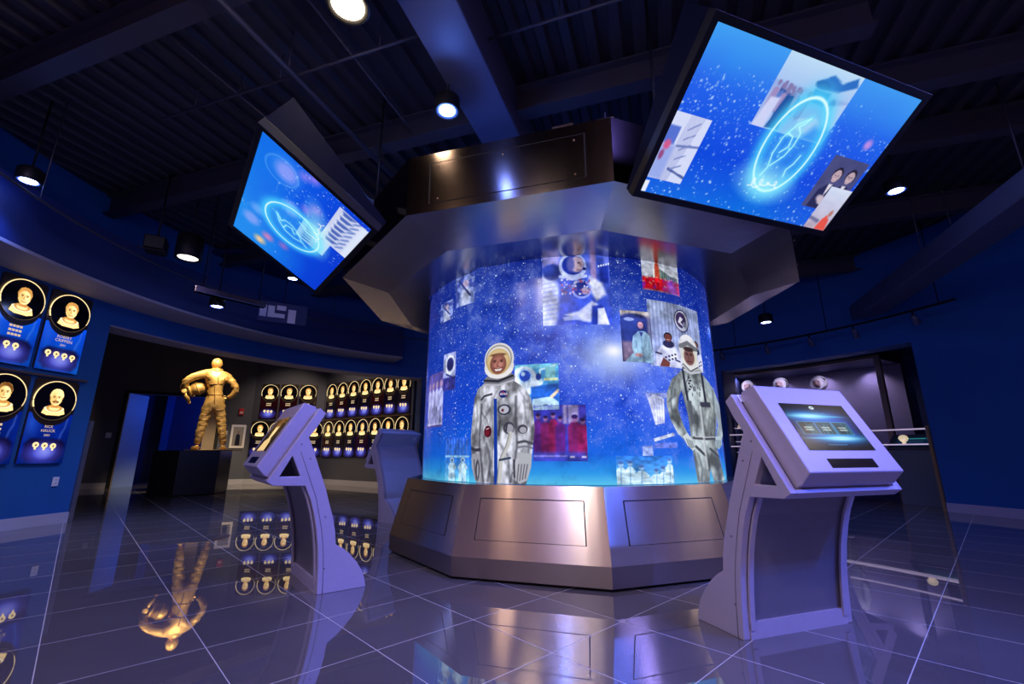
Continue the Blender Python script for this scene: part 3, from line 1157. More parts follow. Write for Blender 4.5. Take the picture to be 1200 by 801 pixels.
def pic_crew():
    p = Pic(150, 160, 480, 600, colour=(0.60, 0.66, 0.82))
    for k in range(17):
        x = 10 + k * 29
        p.line([(x, 0), (x + 3, 600)], 5, (0.48, 0.53, 0.72), 14, 0.7)
        p.line([(x + 14, 0), (x + 15, 600)], 4, (0.74, 0.78, 0.90), 12, 0.6)
    # round mission emblem: dark ring, moon and swoosh
    p.ell(275, 150, 72, 108, (0.16, 0.15, 0.34))
    p.ell(275, 150, 64, 97, (0.82, 0.84, 0.92))
    p.ell(270, 142, 50, 76, (0.24, 0.18, 0.38))
    p.poly([(262, 110), (290, 130), (262, 165), (300, 200), (275, 240), (285, 200), (238, 165)], (0.9, 0.9, 0.95), 4)
    p.ell(300, 180, 16, 26, (0.55, 0.58, 0.72), soft=6)
    for sx, sy, sc_, skin in ((140, 300, 1.0, (0.45, 0.24, 0.20)), (280, 350, 0.9, (0.5, 0.28, 0.24)), (410, 320, 0.9, (0.5, 0.3, 0.25))):
        w = 105 * sc_
        p.poly([(sx - w, 600), (sx - w * 0.95, sy + 190), (sx - w * 0.55, sy + 110), (sx + w * 0.6, sy + 110), (sx + w * 0.9, sy + 200), (sx + w, 600)], (0.90, 0.91, 0.97), 5)
        p.blend(p.m_poly([(sx - w, 600), (sx - w * 0.95, sy + 190), (sx - w * 0.55, sy + 110), (sx + w * 0.6, sy + 110), (sx + w * 0.9, sy + 200), (sx + w, 600)]) * p.noise(40, 50, 4), (0.66, 0.68, 0.84), 0.7)
        p.ell(sx, sy + 92, 45 * sc_, 36 * sc_, (0.15, 0.15, 0.28), soft=5)
        head(p, sx, sy + 30, 34 * sc_, skin, (0.07, 0.05, 0.08))
        for k in range(8):
            p.ell(sx - 30 + (k % 4) * 26, sy + 215 + (k // 4) * 34 - (k % 4) * 12, 9, 9, (0.10, 0.10, 0.2))
        p.line([(sx - w * 0.95, sy + 180), (sx - w * 0.6, sy + 190)], 7, (0.1, 0.1, 0.25))
    p.poly([(60, 600), (90, 520), (140, 560), (130, 600)], (0.45, 0.24, 0.2), 5)
    return p


def pic_walk():
    p = Pic(90, 92, 290, 300, colour=(0.25, 0.55, 0.85))
    p.blend(p.noise(50, 40, 6), (0.35, 0.75, 0.85), 0.6)
    p.rect(0, 0, 290, 30, (0.45, 0.78, 0.9), 10)
    p.ell(60, 110, 95, 100, (0.82, 0.90, 0.98), soft=10)
    p.ell(70, 75, 44, 42, (0.15, 0.30, 0.78), soft=6)
    p.ring(70, 75, 44, 42, 6, (0.65, 0.8, 1.0), soft=4)
    p.ell(58, 62, 14, 14, (0.75, 0.88, 1.0), soft=8)
    p.ell(150, 120, 40, 30, (0.85, 0.92, 1.0), soft=10)
    p.line([(170, 120), (170, 40), (230, 25), (270, 10)], 6, (0.75, 0.9, 0.95), 4)
    p.rect(205, 20, 270, 110, (0.45, 0.70, 0.74), 8)
    p.rect(195, 95, 285, 112, (0.8, 0.85, 0.65), 4)
    p.ell(160, 85, 18, 22, (0.10, 0.22, 0.6), soft=6)
    p.poly([(110, 150), (290, 130), (290, 300), (110, 300)], (0.12, 0.36, 0.75), 12)
    p.poly([(120, 230), (240, 215), (285, 250), (290, 300), (110, 300)], (0.72, 0.86, 0.96), 6)
    p.poly([(230, 215), (285, 165), (290, 185), (250, 225)], (0.82, 0.72, 0.62), 4)
    p.line([(190, 270), (215, 268)], 3, (0.2, 0.3, 0.5))
    return p


def pic_red_crew():
    p = Pic(110, 120, 350, 380, colour=(0.16, 0.22, 0.72))
    p.blend(p.noise(60, 60, 9), (0.30, 0.22, 0.62), 0.8)
    p.rect(200, 0, 300, 130, (0.62, 0.58, 0.80), 14)
    p.rect(222, 0, 236, 130, (0.4, 0.36, 0.66), 6)
    r = np.random.default_rng(8)
    for k, (x, y, s) in enumerate(((35, 75, 1), (85, 90, 1), (135, 70, 1), (180, 95, 1), (275, 90, 1.35), (325, 110, 1.1))):
        c = ((0.36, 0.14, 0.50), (0.46, 0.12, 0.38), (0.55, 0.12, 0.36))[k % 3]
        p.poly([(x - 32 * s, 360), (x - 34 * s, y + 60), (x - 16 * s, y + 28), (x + 16 * s, y + 28), (x + 34 * s, y + 60), (x + 30 * s, 360)], c, 12)
        p.line([(x + 30 * s, y + 60), (x + 8, y + 110)], 8 * s, [q * 1.15 for q in c], 8)
        p.ell(x, y + 4, 15 * s, 19 * s, (0.58, 0.40, 0.62), soft=8)
        p.ell(x, y - 8, 15 * s, 11 * s, (0.16, 0.10, 0.34), soft=6)
    p.rect(0, 320, 350, 380, (0.25, 0.32, 0.82), 30, 0.8)
    p.rect(0, 340, 220, 352, (0.52, 0.52, 0.9), 6)
    for x in (250, 325):
        p.rect(x - 12, 345, x + 18, 358, (0.8, 0.78, 0.95), 5)
    return p


def pic_faint(seed, wh=(40, 60)):
    p = Pic(wh[0], wh[1], 100, 150, colour=(0.24, 0.30, 0.62))
    p.blend(p.noise(30, 30, seed) > 0.55, (0.55, 0.62, 0.85), 0.7)
    p.poly([(30, 150), (35, 70), (60, 60), (80, 80), (80, 150)], (0.70, 0.74, 0.88), 10)
    p.ell(55, 45, 16, 20, (0.66, 0.60, 0.74), soft=5)
    p.line([(20, 20), (80, 110)], 4, (0.15, 0.18, 0.45), 4)
    return p


def pic_small_helmet():
    p = Pic(40, 80, 100, 230, colour=(0.42, 0.45, 0.74))
    p.rect(0, 0, 100, 150, (0.62, 0.66, 0.88), 6)
    p.ell(55, 75, 40, 62, (0.85, 0.88, 0.97), soft=6)
    p.ell(58, 72, 28, 42, (0.14, 0.16, 0.42), soft=5)
    p.line([(30, 130), (70, 150)], 5, (0.15, 0.18, 0.45))
    p.rect(0, 152, 100, 230, (0.20, 0.20, 0.55), 6)
    p.ell(45, 195, 20, 20, (0.3, 0.28, 0.6), soft=14)
    return p


def pic_standing_men():
    p = Pic(60, 90, 120, 400, colour=(0.28, 0.28, 0.62))
    p.blend(p.noise(40, 80, 5), (0.45, 0.36, 0.66), 0.7)
    for x in (20, 50, 80, 106):
        p.poly([(x - 14, 380), (x - 15, 150), (x, 110), (x + 15, 150), (x + 14, 380)], (0.66, 0.68, 0.90), 6)
        p.ell(x, 90, 9, 26, (0.6, 0.5, 0.66), soft=4)
        p.line([(x, 260), (x, 380)], 2, (0.3, 0.3, 0.6))
    p.rect(0, 372, 120, 386, (0.75, 0.75, 0.95), 5)
    return p


def pic_two_small():
    p = Pic(70, 110, 230, 400, colour=(0.16, 0.45, 0.88))
    p.grad_y([(0, (0.12, 0.30, 0.72)), (200, (0.20, 0.48, 0.88)), (400, (0.45, 0.80, 0.92))])
    for k in range(8):
        p.rect(6 + k * 28, 10, 14 + k * 28, 170, (0.30, 0.45, 0.80), 4)
    p.rect(0, 168, 230, 186, (0.55, 0.75, 0.92), 4)
    for x in (75, 175):
        p.poly([(x - 34, 400), (x - 30, 300), (x - 42, 280), (x - 24, 235), (x + 24, 235), (x + 42, 280), (x + 28, 300), (x + 32, 400), (x + 6, 400), (x, 330), (x - 6, 400)], (0.72, 0.86, 0.95), 5)
        p.ell(x, 210, 19, 24, (0.75, 0.88, 0.95), soft=3)
        p.ell(x, 212, 12, 13, (0.35, 0.5, 0.75), soft=3)
    return p


def pic_doctors():
    p = Pic(110, 64, 400, 200)
    p.grad_y([(0, (0.20, 0.48, 0.86)), (200, (0.40, 0.74, 0.90))])
    for x, y, w in ((30, 60, 45), (90, 55, 40), (165, 85, 62), (270, 110, 66), (320, 95, 40), (375, 40, 46)):
        p.poly([(x - w, 200), (x - w * 0.8, y + 45), (x - w * 0.3, y + 22), (x + w * 0.3, y + 22), (x + w * 0.8, y + 50), (x + w, 200)], (0.80, 0.93, 0.97), 7)
        p.ell(x, y, 17, 22, (0.55, 0.72, 0.86), soft=5)
        p.ell(x, y - 12, 17, 12, (0.30, 0.45, 0.72), soft=5)
        p.line([(x, y + 30), (x - 4, 200)], 3, (0.45, 0.66, 0.85), 4)
    return p


def pic_module():
    p = Pic(60, 70, 130, 210, colour=(0.12, 0.22, 0.72))
    p.blend(p.noise(40, 40, 3), (0.2, 0.3, 0.8), 0.5)
    p.poly([(0, 8), (120, 0), (130, 30), (60, 40), (10, 50)], (0.55, 0.60, 0.82), 6)
    p.poly([(12, 45), (40, 15), (95, 40), (88, 190), (40, 205)], (0.88, 0.90, 1.0), 8)
    for k in range(4):
        p.line([(38 + 14 * k, 40), (42 + 12 * k, 190)], 3, (0.6, 0.65, 0.9), 5, 0.6)
    p.alpha = np.maximum(p.m_poly([(0, 8), (120, 0), (130, 30), (60, 40), (10, 50)]), p.m_poly([(12, 45), (40, 15), (95, 40), (88, 190), (40, 205)]))
    return p


def pic_panels():
    p = Pic(80, 70, 180, 180, colour=(0.40, 0.50, 0.85))
    a = p.m_poly([(55, 45), (165, 0), (172, 22), (62, 68)])
    b_ = p.m_poly([(0, 100), (50, 95), (50, 165), (0, 165)])
    c = p.m_poly([(62, 80), (180, 70), (180, 110), (62, 112)])
    p.blend(a, (0.86, 0.90, 1.0))
    p.blend(b_, (0.62, 0.70, 0.95))
    p.blend(c, (0.42, 0.50, 0.86))
    p.alpha = np.maximum(np.maximum(a, b_), c)
    return p


def grain(p, seed, amt=0.35):
    """photographic mottling of a printed picture"""
    n1 = p.noise(p.x1 / 9, p.y1 / 9, seed, 4)
    n2 = p.noise(p.x1 / 3, p.y1 / 3, seed + 50, 3)
    k = (1 + amt * (n1 - 0.5) * 2.2 + amt * (n2 - 0.5) * 1.4)[..., None]
    p.a = np.clip(p.a * k, 0, 1)
    return p


for nm, pc, a0, a1, z0, z1, lab in (
        ('print_photo', pic_helmet(), -13.3, 7.6, 2.02, 2.705, 'printed photo of a helmeted astronaut strapped in'),
        ('print_photo', pic_rollout(), 18.7, 34.5, 2.38, 2.71, 'printed photo of a rocket behind a row of red'),
        ('print_photo', pic_seated(), 10.2, 20.6, 1.70, 2.165, 'printed photo of a seated person in pale blue'),
        ('print_photo', pic_crew(), 19.7, 45.0, 1.68, 2.29, 'printed photo of a crew in white suits under an emblem'),
        ('print_photo', pic_walk(), -22.4, -9.0, 1.29, 1.685, 'printed photo of a spacewalker in cyan light'),
        ('print_photo', pic_red_crew(), -16.8, -1.5, 0.875, 1.33, 'printed photo of a crew in dark red'),
        ('print_photo', pic_faint(4), -47.5, -37.8, 2.345, 2.66, None),
        ('print_photo', pic_faint(9), -58.0, -49.0, 2.25, 2.46, None),
        ('print_photo', pic_small_helmet(), -54.0, -46.3, 1.53, 1.90, None),
        ('print_photo', pic_standing_men(), -69.0, -53.5, 1.19, 1.74, None),
        ('print_photo', pic_two_small(), -50.6, -38.5, 0.695, 1.08, None),
        ('print_photo', pic_doctors(), 6.4, 24.6, 0.695, 0.918, 'printed photo of a group in white gowns'),
        ('print_shape', pic_module(), 16.6, 26.0, 1.16, 1.45, 'printed white spacecraft part'),
        ('print_shape', pic_panels(), 14.6, 27.0, 0.90, 1.11, 'printed pale solar panels')):
    grain(pc, int(abs(a0) * 7) % 40)
    o = pic_mesh(nm, pc, cyl_grid(pc, a0, a1, z0, z1, 0.0035), M['pic_print'], drum, cut=(nm == 'print_shape'))
    if lab:
        o['label'] = lab


def silver(p, seed, tint=(0.74, 0.75, 0.79)):
    """crinkled metallised cloth as printed"""
    a = p.noise(46, 70, seed, 4)
    b = p.noise(20, 60, seed + 1, 3)
    t = np.clip(0.5 + (a - 0.5) * 1.9 + (b - 0.5) * 1.1, 0, 1)[..., None]
    lo, hi = np.array(tint) * 0.50, np.minimum(np.array(tint) * 1.26, 1.0)
    return lo * (1 - t) + hi * t


def pic_silver_man():
    p = Pic(205, 400, 425, 752, 85, 40)
    body = [(165, 250), (128, 278), (108, 325), (98, 420), (90, 520), (94, 600), (100, 680), (116, 732), (130, 752), (372, 752), (395, 670), (400, 600), (412, 500), (408, 420), (396, 340), (372, 292), (320, 250)]
    p.a = silver(p, 21)
    al = p.m_poly(body)
    dk = (0.27, 0.27, 0.31)
    # folds, arm edges, straps
    for pts, wd, op in (([(150, 360), (146, 460), (140, 560), (150, 620), (165, 745)], 5, 0.8), ([(328, 330), (326, 440), (332, 560), (325, 640), (300, 745)], 5, 0.7),
                        ([(150, 400), (180, 440), (215, 560)], 4, 0.5), ([(250, 560), (290, 620), (300, 740)], 4, 0.5), ([(180, 560), (205, 650), (190, 740)], 7, 0.6),
                        ([(120, 350), (130, 420), (118, 500)], 3, 0.4), ([(365, 330), (372, 420), (360, 500)], 3, 0.4), ([(345, 300), (380, 360)], 3, 0.35),
                        ([(230, 300), (200, 380), (170, 430)], 4, 0.4), ([(245, 420), (262, 470)], 3, 0.5), ([(160, 470), (150, 540)], 3, 0.5)):
        p.line(pts, wd, dk, 8, op)
    p.line([(150, 335), (165, 318), (205, 310)], 5, (0.20, 0.20, 0.25), 3)
    p.line([(96, 584), (118, 592), (142, 590)], 8, (0.22, 0.22, 0.27), 4)
    p.line([(338, 556), (368, 550), (402, 562)], 6, (0.30, 0.30, 0.34), 4)
    p.line([(335, 580), (370, 574), (402, 584)], 4, (0.45, 0.45, 0.5), 4)
    # gloves
    p.poly([(98, 610), (140, 612), (152, 680), (140, 748), (118, 738), (102, 690)], (0.60, 0.60, 0.64), 4)
    p.ell(133, 690, 11, 48, (0.16, 0.16, 0.20), soft=4)
    p.ell(134, 692, 5, 36, (0.66, 0.66, 0.7), soft=3)
    p.line([(112, 640), (120, 700), (128, 740)], 3, (0.36, 0.36, 0.4), 3)
    p.poly([(334, 600), (398, 612), (396, 670), (376, 735), (345, 750), (322, 735), (326, 670)], (0.70, 0.71, 0.73), 4)
    for k in range(4):
        p.line([(340 + 13 * k, 660), (332 + 12 * k, 740 - 5 * k)], 2.5, (0.38, 0.38, 0.42), 3)
    p.line([(334, 640), (318, 690)], 8, (0.74, 0.74, 0.77), 3)
    p.line([(318, 640), (320, 720)], 4, (0.18, 0.18, 0.22), 5)
    # zip, badge, hose fittings
    p.poly([(217, 335), (233, 335), (241, 752), (223, 752)], (0.06, 0.22, 0.62), 2)
    p.line([(210, 330), (214, 752)], 2, (0.5, 0.5, 0.55), 3)
    p.ell(265, 313, 21, 20, (0.07, 0.13, 0.42))
    p.line([(250, 318), (262, 300), (284, 322)], 1.6, (0.75, 0.15, 0.2))
    for k, ch in enumerate('NASA'):
        x = 251 + k * 9.5
        if ch == 'N':
            L_ = [[(x, 318), (x, 308), (x + 6, 318), (x + 6, 308)]]
        elif ch == 'A':
            L_ = [[(x, 318), (x + 3, 308), (x + 6, 318)]]
        else:
            L_ = [[(x + 6, 309), (x + 1, 310), (x + 1, 313), (x + 6, 314), (x + 5, 318), (x, 317)]]
        for l in L_:
            p.line(l, 1.1, (0.95, 0.95, 0.98))
    p.ell(271, 393, 31, 27, (0.14, 0.15, 0.24))
    p.ell(270, 393, 24, 20, (0.72, 0.73, 0.78))
    p.ell(263, 396, 7, 8, (0.40, 0.22, 0.24), soft=3)
    p.ell(293, 485, 27, 30, (0.24, 0.25, 0.30))
    p.ell(296, 488, 20, 22, (0.62, 0.62, 0.67), soft=3)
    p.line([(285, 465), (280, 500)], 4, (0.2, 0.2, 0.25), 3)
    p.ell(358, 492, 23, 22, (0.25, 0.25, 0.3))
    p.ell(360, 496, 16, 15, (0.66, 0.66, 0.7), soft=3)
    p.ell(187, 500, 20, 29, (0.30, 0.05, 0.10))
    p.ell(184, 506, 11, 15, (0.45, 0.10, 0.16), soft=4)
    p.line([(178, 488), (192, 484)], 2, (0.9, 0.8, 0.85))
    p.line([(250, 450), (244, 520)], 4, (0.25, 0.25, 0.3), 3)
    p.line([(302, 512), (288, 570), (256, 640), (246, 752)], 10, (0.78, 0.78, 0.76), 3)
    p.line([(296, 514), (280, 572), (247, 642), (237, 752)], 2, (0.5, 0.5, 0.52), 3)
    p.line([(250, 640), (300, 630)], 5, (0.2, 0.24, 0.34), 4)
    # neck ring and helmet
    neck = p.m_poly([(160, 235), (180, 215), (305, 205), (325, 225), (318, 250), (240, 268), (165, 262)])
    p.blend(neck, (0.46, 0.47, 0.51))
    p.line([(165, 236), (240, 246), (312, 222)], 6, (0.17, 0.17, 0.20), 3)
    p.line([(170, 258), (240, 266), (316, 246)], 5, (0.72, 0.72, 0.76), 3)
    shell = np.maximum(p.m_ell(241, 128, 77, 86), p.m_ell(241, 170, 77, 62))
    p.blend(shell, (0.88, 0.87, 0.86))
    p.ring(240, 128, 66, 72, 4, (0.55, 0.53, 0.52), soft=4, op=0.8)
    p.ell(238, 142, 62, 70, (0.78, 0.66, 0.44), soft=3)
    p.ell(238, 132, 54, 56, (0.88, 0.78, 0.58), soft=12, op=0.7)
    p.ell(238, 154, 43, 53, (0.50, 0.30, 0.26), soft=4)
    p.ell(238, 106, 40, 9, (0.42, 0.27, 0.20), soft=5)
    p.ell(240, 148, 26, 40, (0.70, 0.46, 0.40), soft=26, op=0.9)
    p.ell(252, 158, 12, 12, (0.80, 0.56, 0.50), soft=12, op=0.7)
    p.ell(224, 160, 11, 12, (0.74, 0.50, 0.44), soft=12, op=0.7)
    for s in (-1, 1):
        p.line([(238 + s * 25, 135), (238 + s * 11, 136)], 2.5, (0.25, 0.15, 0.13), 3)
        p.ell(238 + s * 18, 143, 6, 3.5, (0.18, 0.12, 0.14))
        p.line([(238 + s * 22, 172), (238 + s * 16, 184)], 2, (0.45, 0.27, 0.24), 3)
    p.line([(238, 142), (232, 166), (243, 168)], 2.2, (0.48, 0.29, 0.26), 3)
    p.poly([(218, 178), (260, 176), (252, 190), (226, 191)], (0.95, 0.93, 0.90), 2)
    p.line([(216, 177), (238, 181), (262, 175)], 2, (0.42, 0.18, 0.18), 2)
    p.line([(175, 190), (200, 214), (238, 222), (276, 214), (303, 190)], 9, (0.93, 0.92, 0.92), 4)
    p.alpha = np.maximum(np.maximum(al, shell), neck)
    return p


def pic_silver_man_two():
    p = Pic(230, 400, 432, 752, 148, 42)
    # the print is spread evenly round the curve
    ag = np.linspace(23.0, 66.0, 230)
    p.X = np.broadcast_to((np.interp(ag, range(20, 70, 4), (767.5, 780.2, 791.8, 802.3, 811.6, 819.7, 826.5, 832.1, 836.4, 839.6, 841.7, 842.6, 843.0)) - 740) * 4.005, p.X.shape).copy()
    p.a = silver(p, 33, (0.66, 0.70, 0.69))
    torso = p.m_poly([(240, 235), (345, 235), (380, 280), (392, 360), (388, 460), (372, 560), (396, 752), (272, 752), (262, 600), (256, 440), (236, 330), (215, 270)])
    arm_l = p.m_poly([(240, 240), (196, 280), (168, 345), (160, 400), (172, 470), (200, 530), (228, 560), (250, 540), (226, 480), (212, 420), (222, 360), (250, 300)])
    arm_r = p.m_poly([(345, 240), (388, 290), (412, 370), (420, 450), (410, 530), (392, 590), (374, 560), (392, 480), (388, 400), (365, 320)])
    hand_l = p.m_poly([(222, 545), (245, 528), (268, 560), (276, 600), (262, 608), (240, 585)])
    hand_r = p.m_poly([(374, 540), (398, 532), (402, 575), (386, 602), (372, 590)])
    notch = p.m_poly([(326, 752), (334, 690), (348, 752)])
    p.blend(arm_r, (0.60, 0.68, 0.74), 0.5)
    for pts, wd, op in (([(262, 300), (258, 440), (268, 600), (278, 745)], 4, 0.5), ([(385, 300), (380, 460), (370, 560)], 4, 0.6), ([(200, 300), (180, 380), (186, 460)], 4, 0.5),
                        ([(280, 400), (300, 450), (288, 540)], 4, 0.5), ([(360, 420), (345, 500)], 4, 0.4), ([(325, 380), (322, 560), (330, 700)], 3, 0.6),
                        ([(285, 620), (300, 690), (290, 745)], 4, 0.5), ([(380, 640), (370, 745)], 4, 0.5), ([(170, 390), (200, 360), (205, 330)], 5, 0.5), ([(195, 470), (215, 500)], 4, 0.5)):
        p.line(pts, wd, (0.25, 0.28, 0.30), 7, op)
    p.line([(250, 215), (255, 300), (262, 375)], 5, (0.16, 0.17, 0.22), 3)
    p.line([(340, 225), (342, 300), (346, 390)], 5, (0.18, 0.18, 0.24), 3)
    p.poly([(258, 372), (278, 378), (284, 470), (268, 500)], (0.36, 0.38, 0.40), 6)
    p.poly([(318, 378), (366, 370), (368, 395), (320, 402)], (0.24, 0.25, 0.30), 4)
    p.line([(275, 550), (330, 552), (372, 548)], 7, (0.30, 0.31, 0.33), 3)
    p.line([(280, 545), (330, 546), (372, 542)], 2, (0.8, 0.82, 0.82), 2)
    p.line([(280, 590), (318, 630)], 6, (0.28, 0.30, 0.32), 3)
    p.line([(345, 600), (385, 640)], 5, (0.28, 0.30, 0.32), 3)
    p.line([(318, 400), (322, 690)], 5, (0.86, 0.88, 0.87), 5, 0.7)
    for k in range(5):
        p.ell(275 + (k % 2) * 6, 265 + k * 14, 6, 5, (0.2, 0.2, 0.24))
    r = np.random.default_rng(2)
    for k in range(22):
        x, y = 268 + 60 * r.random(), 245 + 100 * r.random()
        p.line([(x, y), (x + 14 * (r.random() - .5), y + 22 * r.random())], 2, (0.22, 0.23, 0.27), 3, 0.7)
    p.blend(hand_l, (0.82, 0.86, 0.84))
    p.blend(hand_r, (0.72, 0.80, 0.82))
    for k in range(4):
        p.line([(238 + 8 * k, 555 + 3 * k), (252 + 6 * k, 600 - 2 * k)], 1.8, (0.40, 0.44, 0.45), 2)
        p.line([(378 + 6 * k, 556), (377 + 6 * k, 594)], 1.5, (0.42, 0.48, 0.5), 2)
    # helmet
    shell = np.maximum(p.m_ell(286, 118, 44, 72), p.m_ell(290, 175, 42, 56))
    p.blend(shell, (0.84, 0.85, 0.84))
    p.ell(280, 62, 30, 20, (0.93, 0.93, 0.92), soft=8)
    p.line([(252, 110), (285, 88), (322, 112)], 11, (0.44, 0.45, 0.46), 4)
    p.line([(254, 92), (285, 72), (320, 94)], 4, (0.9, 0.9, 0.9), 3)
    p.ell(289, 155, 33, 48, (0.86, 0.84, 0.74), soft=3)
    p.ell(288, 158, 25, 43, (0.50, 0.34, 0.32), soft=3)
    p.ell(288, 120, 25, 12, (0.22, 0.16, 0.16), soft=5)
    for s in (-1, 1):
        p.line([(288 + s * 15, 142), (288 + s * 6, 144)], 2.5, (0.15, 0.10, 0.10), 2)
        p.ell(288 + s * 10, 150, 4.5, 3, (0.12, 0.09, 0.10))
    p.line([(288, 148), (284, 168), (291, 170)], 2, (0.34, 0.21, 0.20), 2)
    p.line([(278, 182), (298, 182)], 2.4, (0.28, 0.14, 0.14), 2)
    p.line([(252, 180), (262, 206), (290, 220), (318, 208), (330, 180)], 10, (0.90, 0.90, 0.87), 4)
    p.line([(256, 200), (288, 232), (326, 204)], 3, (0.3, 0.3, 0.32), 3)
    p.line([(260, 228), (290, 240), (330, 226)], 6, (0.76, 0.78, 0.78), 3)
    al = np.maximum.reduce([torso, arm_l, arm_r, hand_l, hand_r, shell, p.m_poly([(255, 200), (330, 200), (345, 245), (245, 245)])])
    p.alpha = np.clip(al - notch, 0, 1)
    return p


pm = pic_silver_man()
o = pic_mesh('print_astronaut', pm, cyl_grid(pm, -38.2, -15.4, 0.692, 1.905, 0.009), M['pic_print'], drum, cut=True)
o['label'] = 'printed life-size smiling astronaut in silver suit and white helmet'
pm = pic_silver_man_two()
o = pic_mesh('print_astronaut', pm, cyl_grid(pm, 23.0, 66.0, 0.692, 2.02, 0.009), M['pic_print'], drum, cut=True)
o['label'] = 'printed life-size serious astronaut in silver suit, hands at hips'

# --- canopy above the drum
t = thing('display_canopy', 'flared brushed stainless canopy with ten sides above the drum', 'canopy', (CX, CY, 0))
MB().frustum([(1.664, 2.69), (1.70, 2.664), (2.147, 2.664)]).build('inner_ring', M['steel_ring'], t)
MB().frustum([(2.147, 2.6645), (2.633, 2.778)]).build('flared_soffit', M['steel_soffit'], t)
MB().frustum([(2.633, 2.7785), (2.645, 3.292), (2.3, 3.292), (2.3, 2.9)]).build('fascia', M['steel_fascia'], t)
for k in (-3, -1, 1):
    c = facet_frame(k, [(2.633, 2.7785), (2.645, 3.292)])
    quad_prism(MB(), c, 0.12, 0.885, 0.13, 0.83, 0.0, 0.0015).build('fascia_panel_joint', M['gap'], t)
    pn = quad_prism(MB(), c, 0.128, 0.877, 0.14, 0.815, 0.0, 0.004).build('fascia_panel', M['steel_fascia'], t)
    for u, v in ((0.17, 0.2), (0.17, 0.74), (0.50, 0.74), (0.835, 0.2), (0.835, 0.74)):
        MB().ball(on_facet(c, u, v, 0.004), 0.008, n=8, m=5).build('bolt', M['gold_trim'], pn)
c = facet_frame(-1, [(2.633, 2.7785), (2.645, 3.292)])
bk = MB()
q = on_facet(c, 0.78, 1.0, -0.08)
bk.box(q.x, q.y, q.z + 0.03, 0.16, 0.06, 0.06, R(-18)).build('top_box', M['steel_band'], t)
bk = MB()
q = on_facet(c, 0.975, 1.0, -0.05)
bk.box(q.x, q.y, q.z + 0.01, 0.12, 0.05, 0.025, R(-18))
bk.tube([(q.x, q.y, q.z), (q.x, q.y, q.z + 0.09)], 0.006, 6)
bk.build('top_bracket', M['steel_band'], t)
for k in range(5):
    a = PHI + (k * 2 + 0.3) * STEP
    MB().tube([(2.4 * math.sin(a), -2.4 * math.cos(a), 3.28), (2.4 * math.sin(a), -2.4 * math.cos(a), 4.86)], 0.012, 8).build('hanger_rod', M['black'], t)


# --- pictures on the hanging screens
def photo_tower():
    p = Pic(100, 100, 100, 100, colour=(0.86, 0.88, 0.98))
    for k in range(7):
        p.line([(30 + 4 * k, 100), (44 + 6 * k, 0)], 1.6, (0.66, 0.68, 0.86), 3, 0.7)
    p.line([(40, 45), (100, 40)], 1.6, (0.42, 0.48, 0.72), 2)
    p.line([(45, 80), (100, 90)], 2, (0.30, 0.36, 0.62), 2)
    p.rect(0, 18, 30, 45, (0.35, 0.45, 0.82), 3)
    p.rect(0, 45, 36, 100, (0.62, 0.68, 0.92), 8)
    p.ell(14, 46, 9, 7, (0.85, 0.36, 0.55), soft=5)
    p.ell(10, 62, 6, 8, (0.6, 0.3, 0.5), soft=4)
    for k in range(5):
        p.line([(50, 20 + 15 * k), (75, 8 + 16 * k)], 1.2, (0.5, 0.54, 0.76), 2)
    return p


def photo_crowd():
    p = Pic(120, 90, 120, 90, colour=(0.74, 0.83, 0.96))
    p.grad_y([(0, (0.78, 0.88, 0.97)), (30, (0.70, 0.80, 0.95)), (34, (0.62, 0.70, 0.90)), (90, (0.74, 0.78, 0.94))])
    p.poly([(60, 18), (76, 8), (94, 14), (112, 2), (118, 12), (96, 24), (78, 26)], (0.18, 0.42, 0.76), 3)
    p.ell(68, 22, 12, 5, (0.14, 0.34, 0.66), soft=2)
    p.rect(60, 28, 86, 44, (0.20, 0.46, 0.80), 4)
    r = np.random.default_rng(4)
    for k in range(26):
        x = 4 + r.random() * 56
        y = 32 + r.random() * 10
        c = ((0.24, 0.34, 0.62), (0.55, 0.60, 0.85), (0.66, 0.56, 0.74), (0.36, 0.48, 0.78))[r.integers(4)]
        p.poly([(x - 4, 62 + 10 * r.random()), (x - 4, y + 8), (x, y + 4), (x + 4, y + 8), (x + 3, 66)], c, 2)
        p.ell(x, y, 2.4, 3.2, (0.55, 0.48, 0.66))
    p.poly([(20, 88), (26, 46), (38, 44), (40, 86)], (0.12, 0.26, 0.56), 2)
    p.poly([(0, 90), (6, 52), (20, 50), (18, 90)], (0.86, 0.86, 0.97), 3)
    p.poly([(62, 66), (88, 60), (104, 70), (104, 84), (64, 80)], (0.90, 0.86, 0.94), 3)
    p.ell(96, 42, 6, 8, (0.3, 0.4, 0.72), soft=3)
    p.poly([(86, 44), (120, 34), (120, 70), (104, 72)], (0.82, 0.88, 0.98), 3, 0.7)
    return p


def photo_suits():
    p = Pic(70, 80, 70, 80, colour=(0.24, 0.26, 0.46))
    p.blend(p.noise(20, 20, 6), (0.36, 0.36, 0.56), 0.7)
    for x, y, s in ((26, 26, 1), (52, 24, 1)):
        p.poly([(x - 18, 80), (x - 16, y + 26), (x - 5, y + 14), (x + 6, y + 14), (x + 16, y + 26), (x + 16, 80)], (0.16, 0.17, 0.34), 3)
        p.poly([(x - 4, y + 14), (x + 4, y + 14), (x, y + 34)], (0.86, 0.84, 0.9), 2)
        head(p, x, y, 9, (0.74, 0.64, 0.70), (0.14, 0.12, 0.2))
    p.ell(28, 66, 12, 6, (0.78, 0.72, 0.78), 25, 3)
    return p


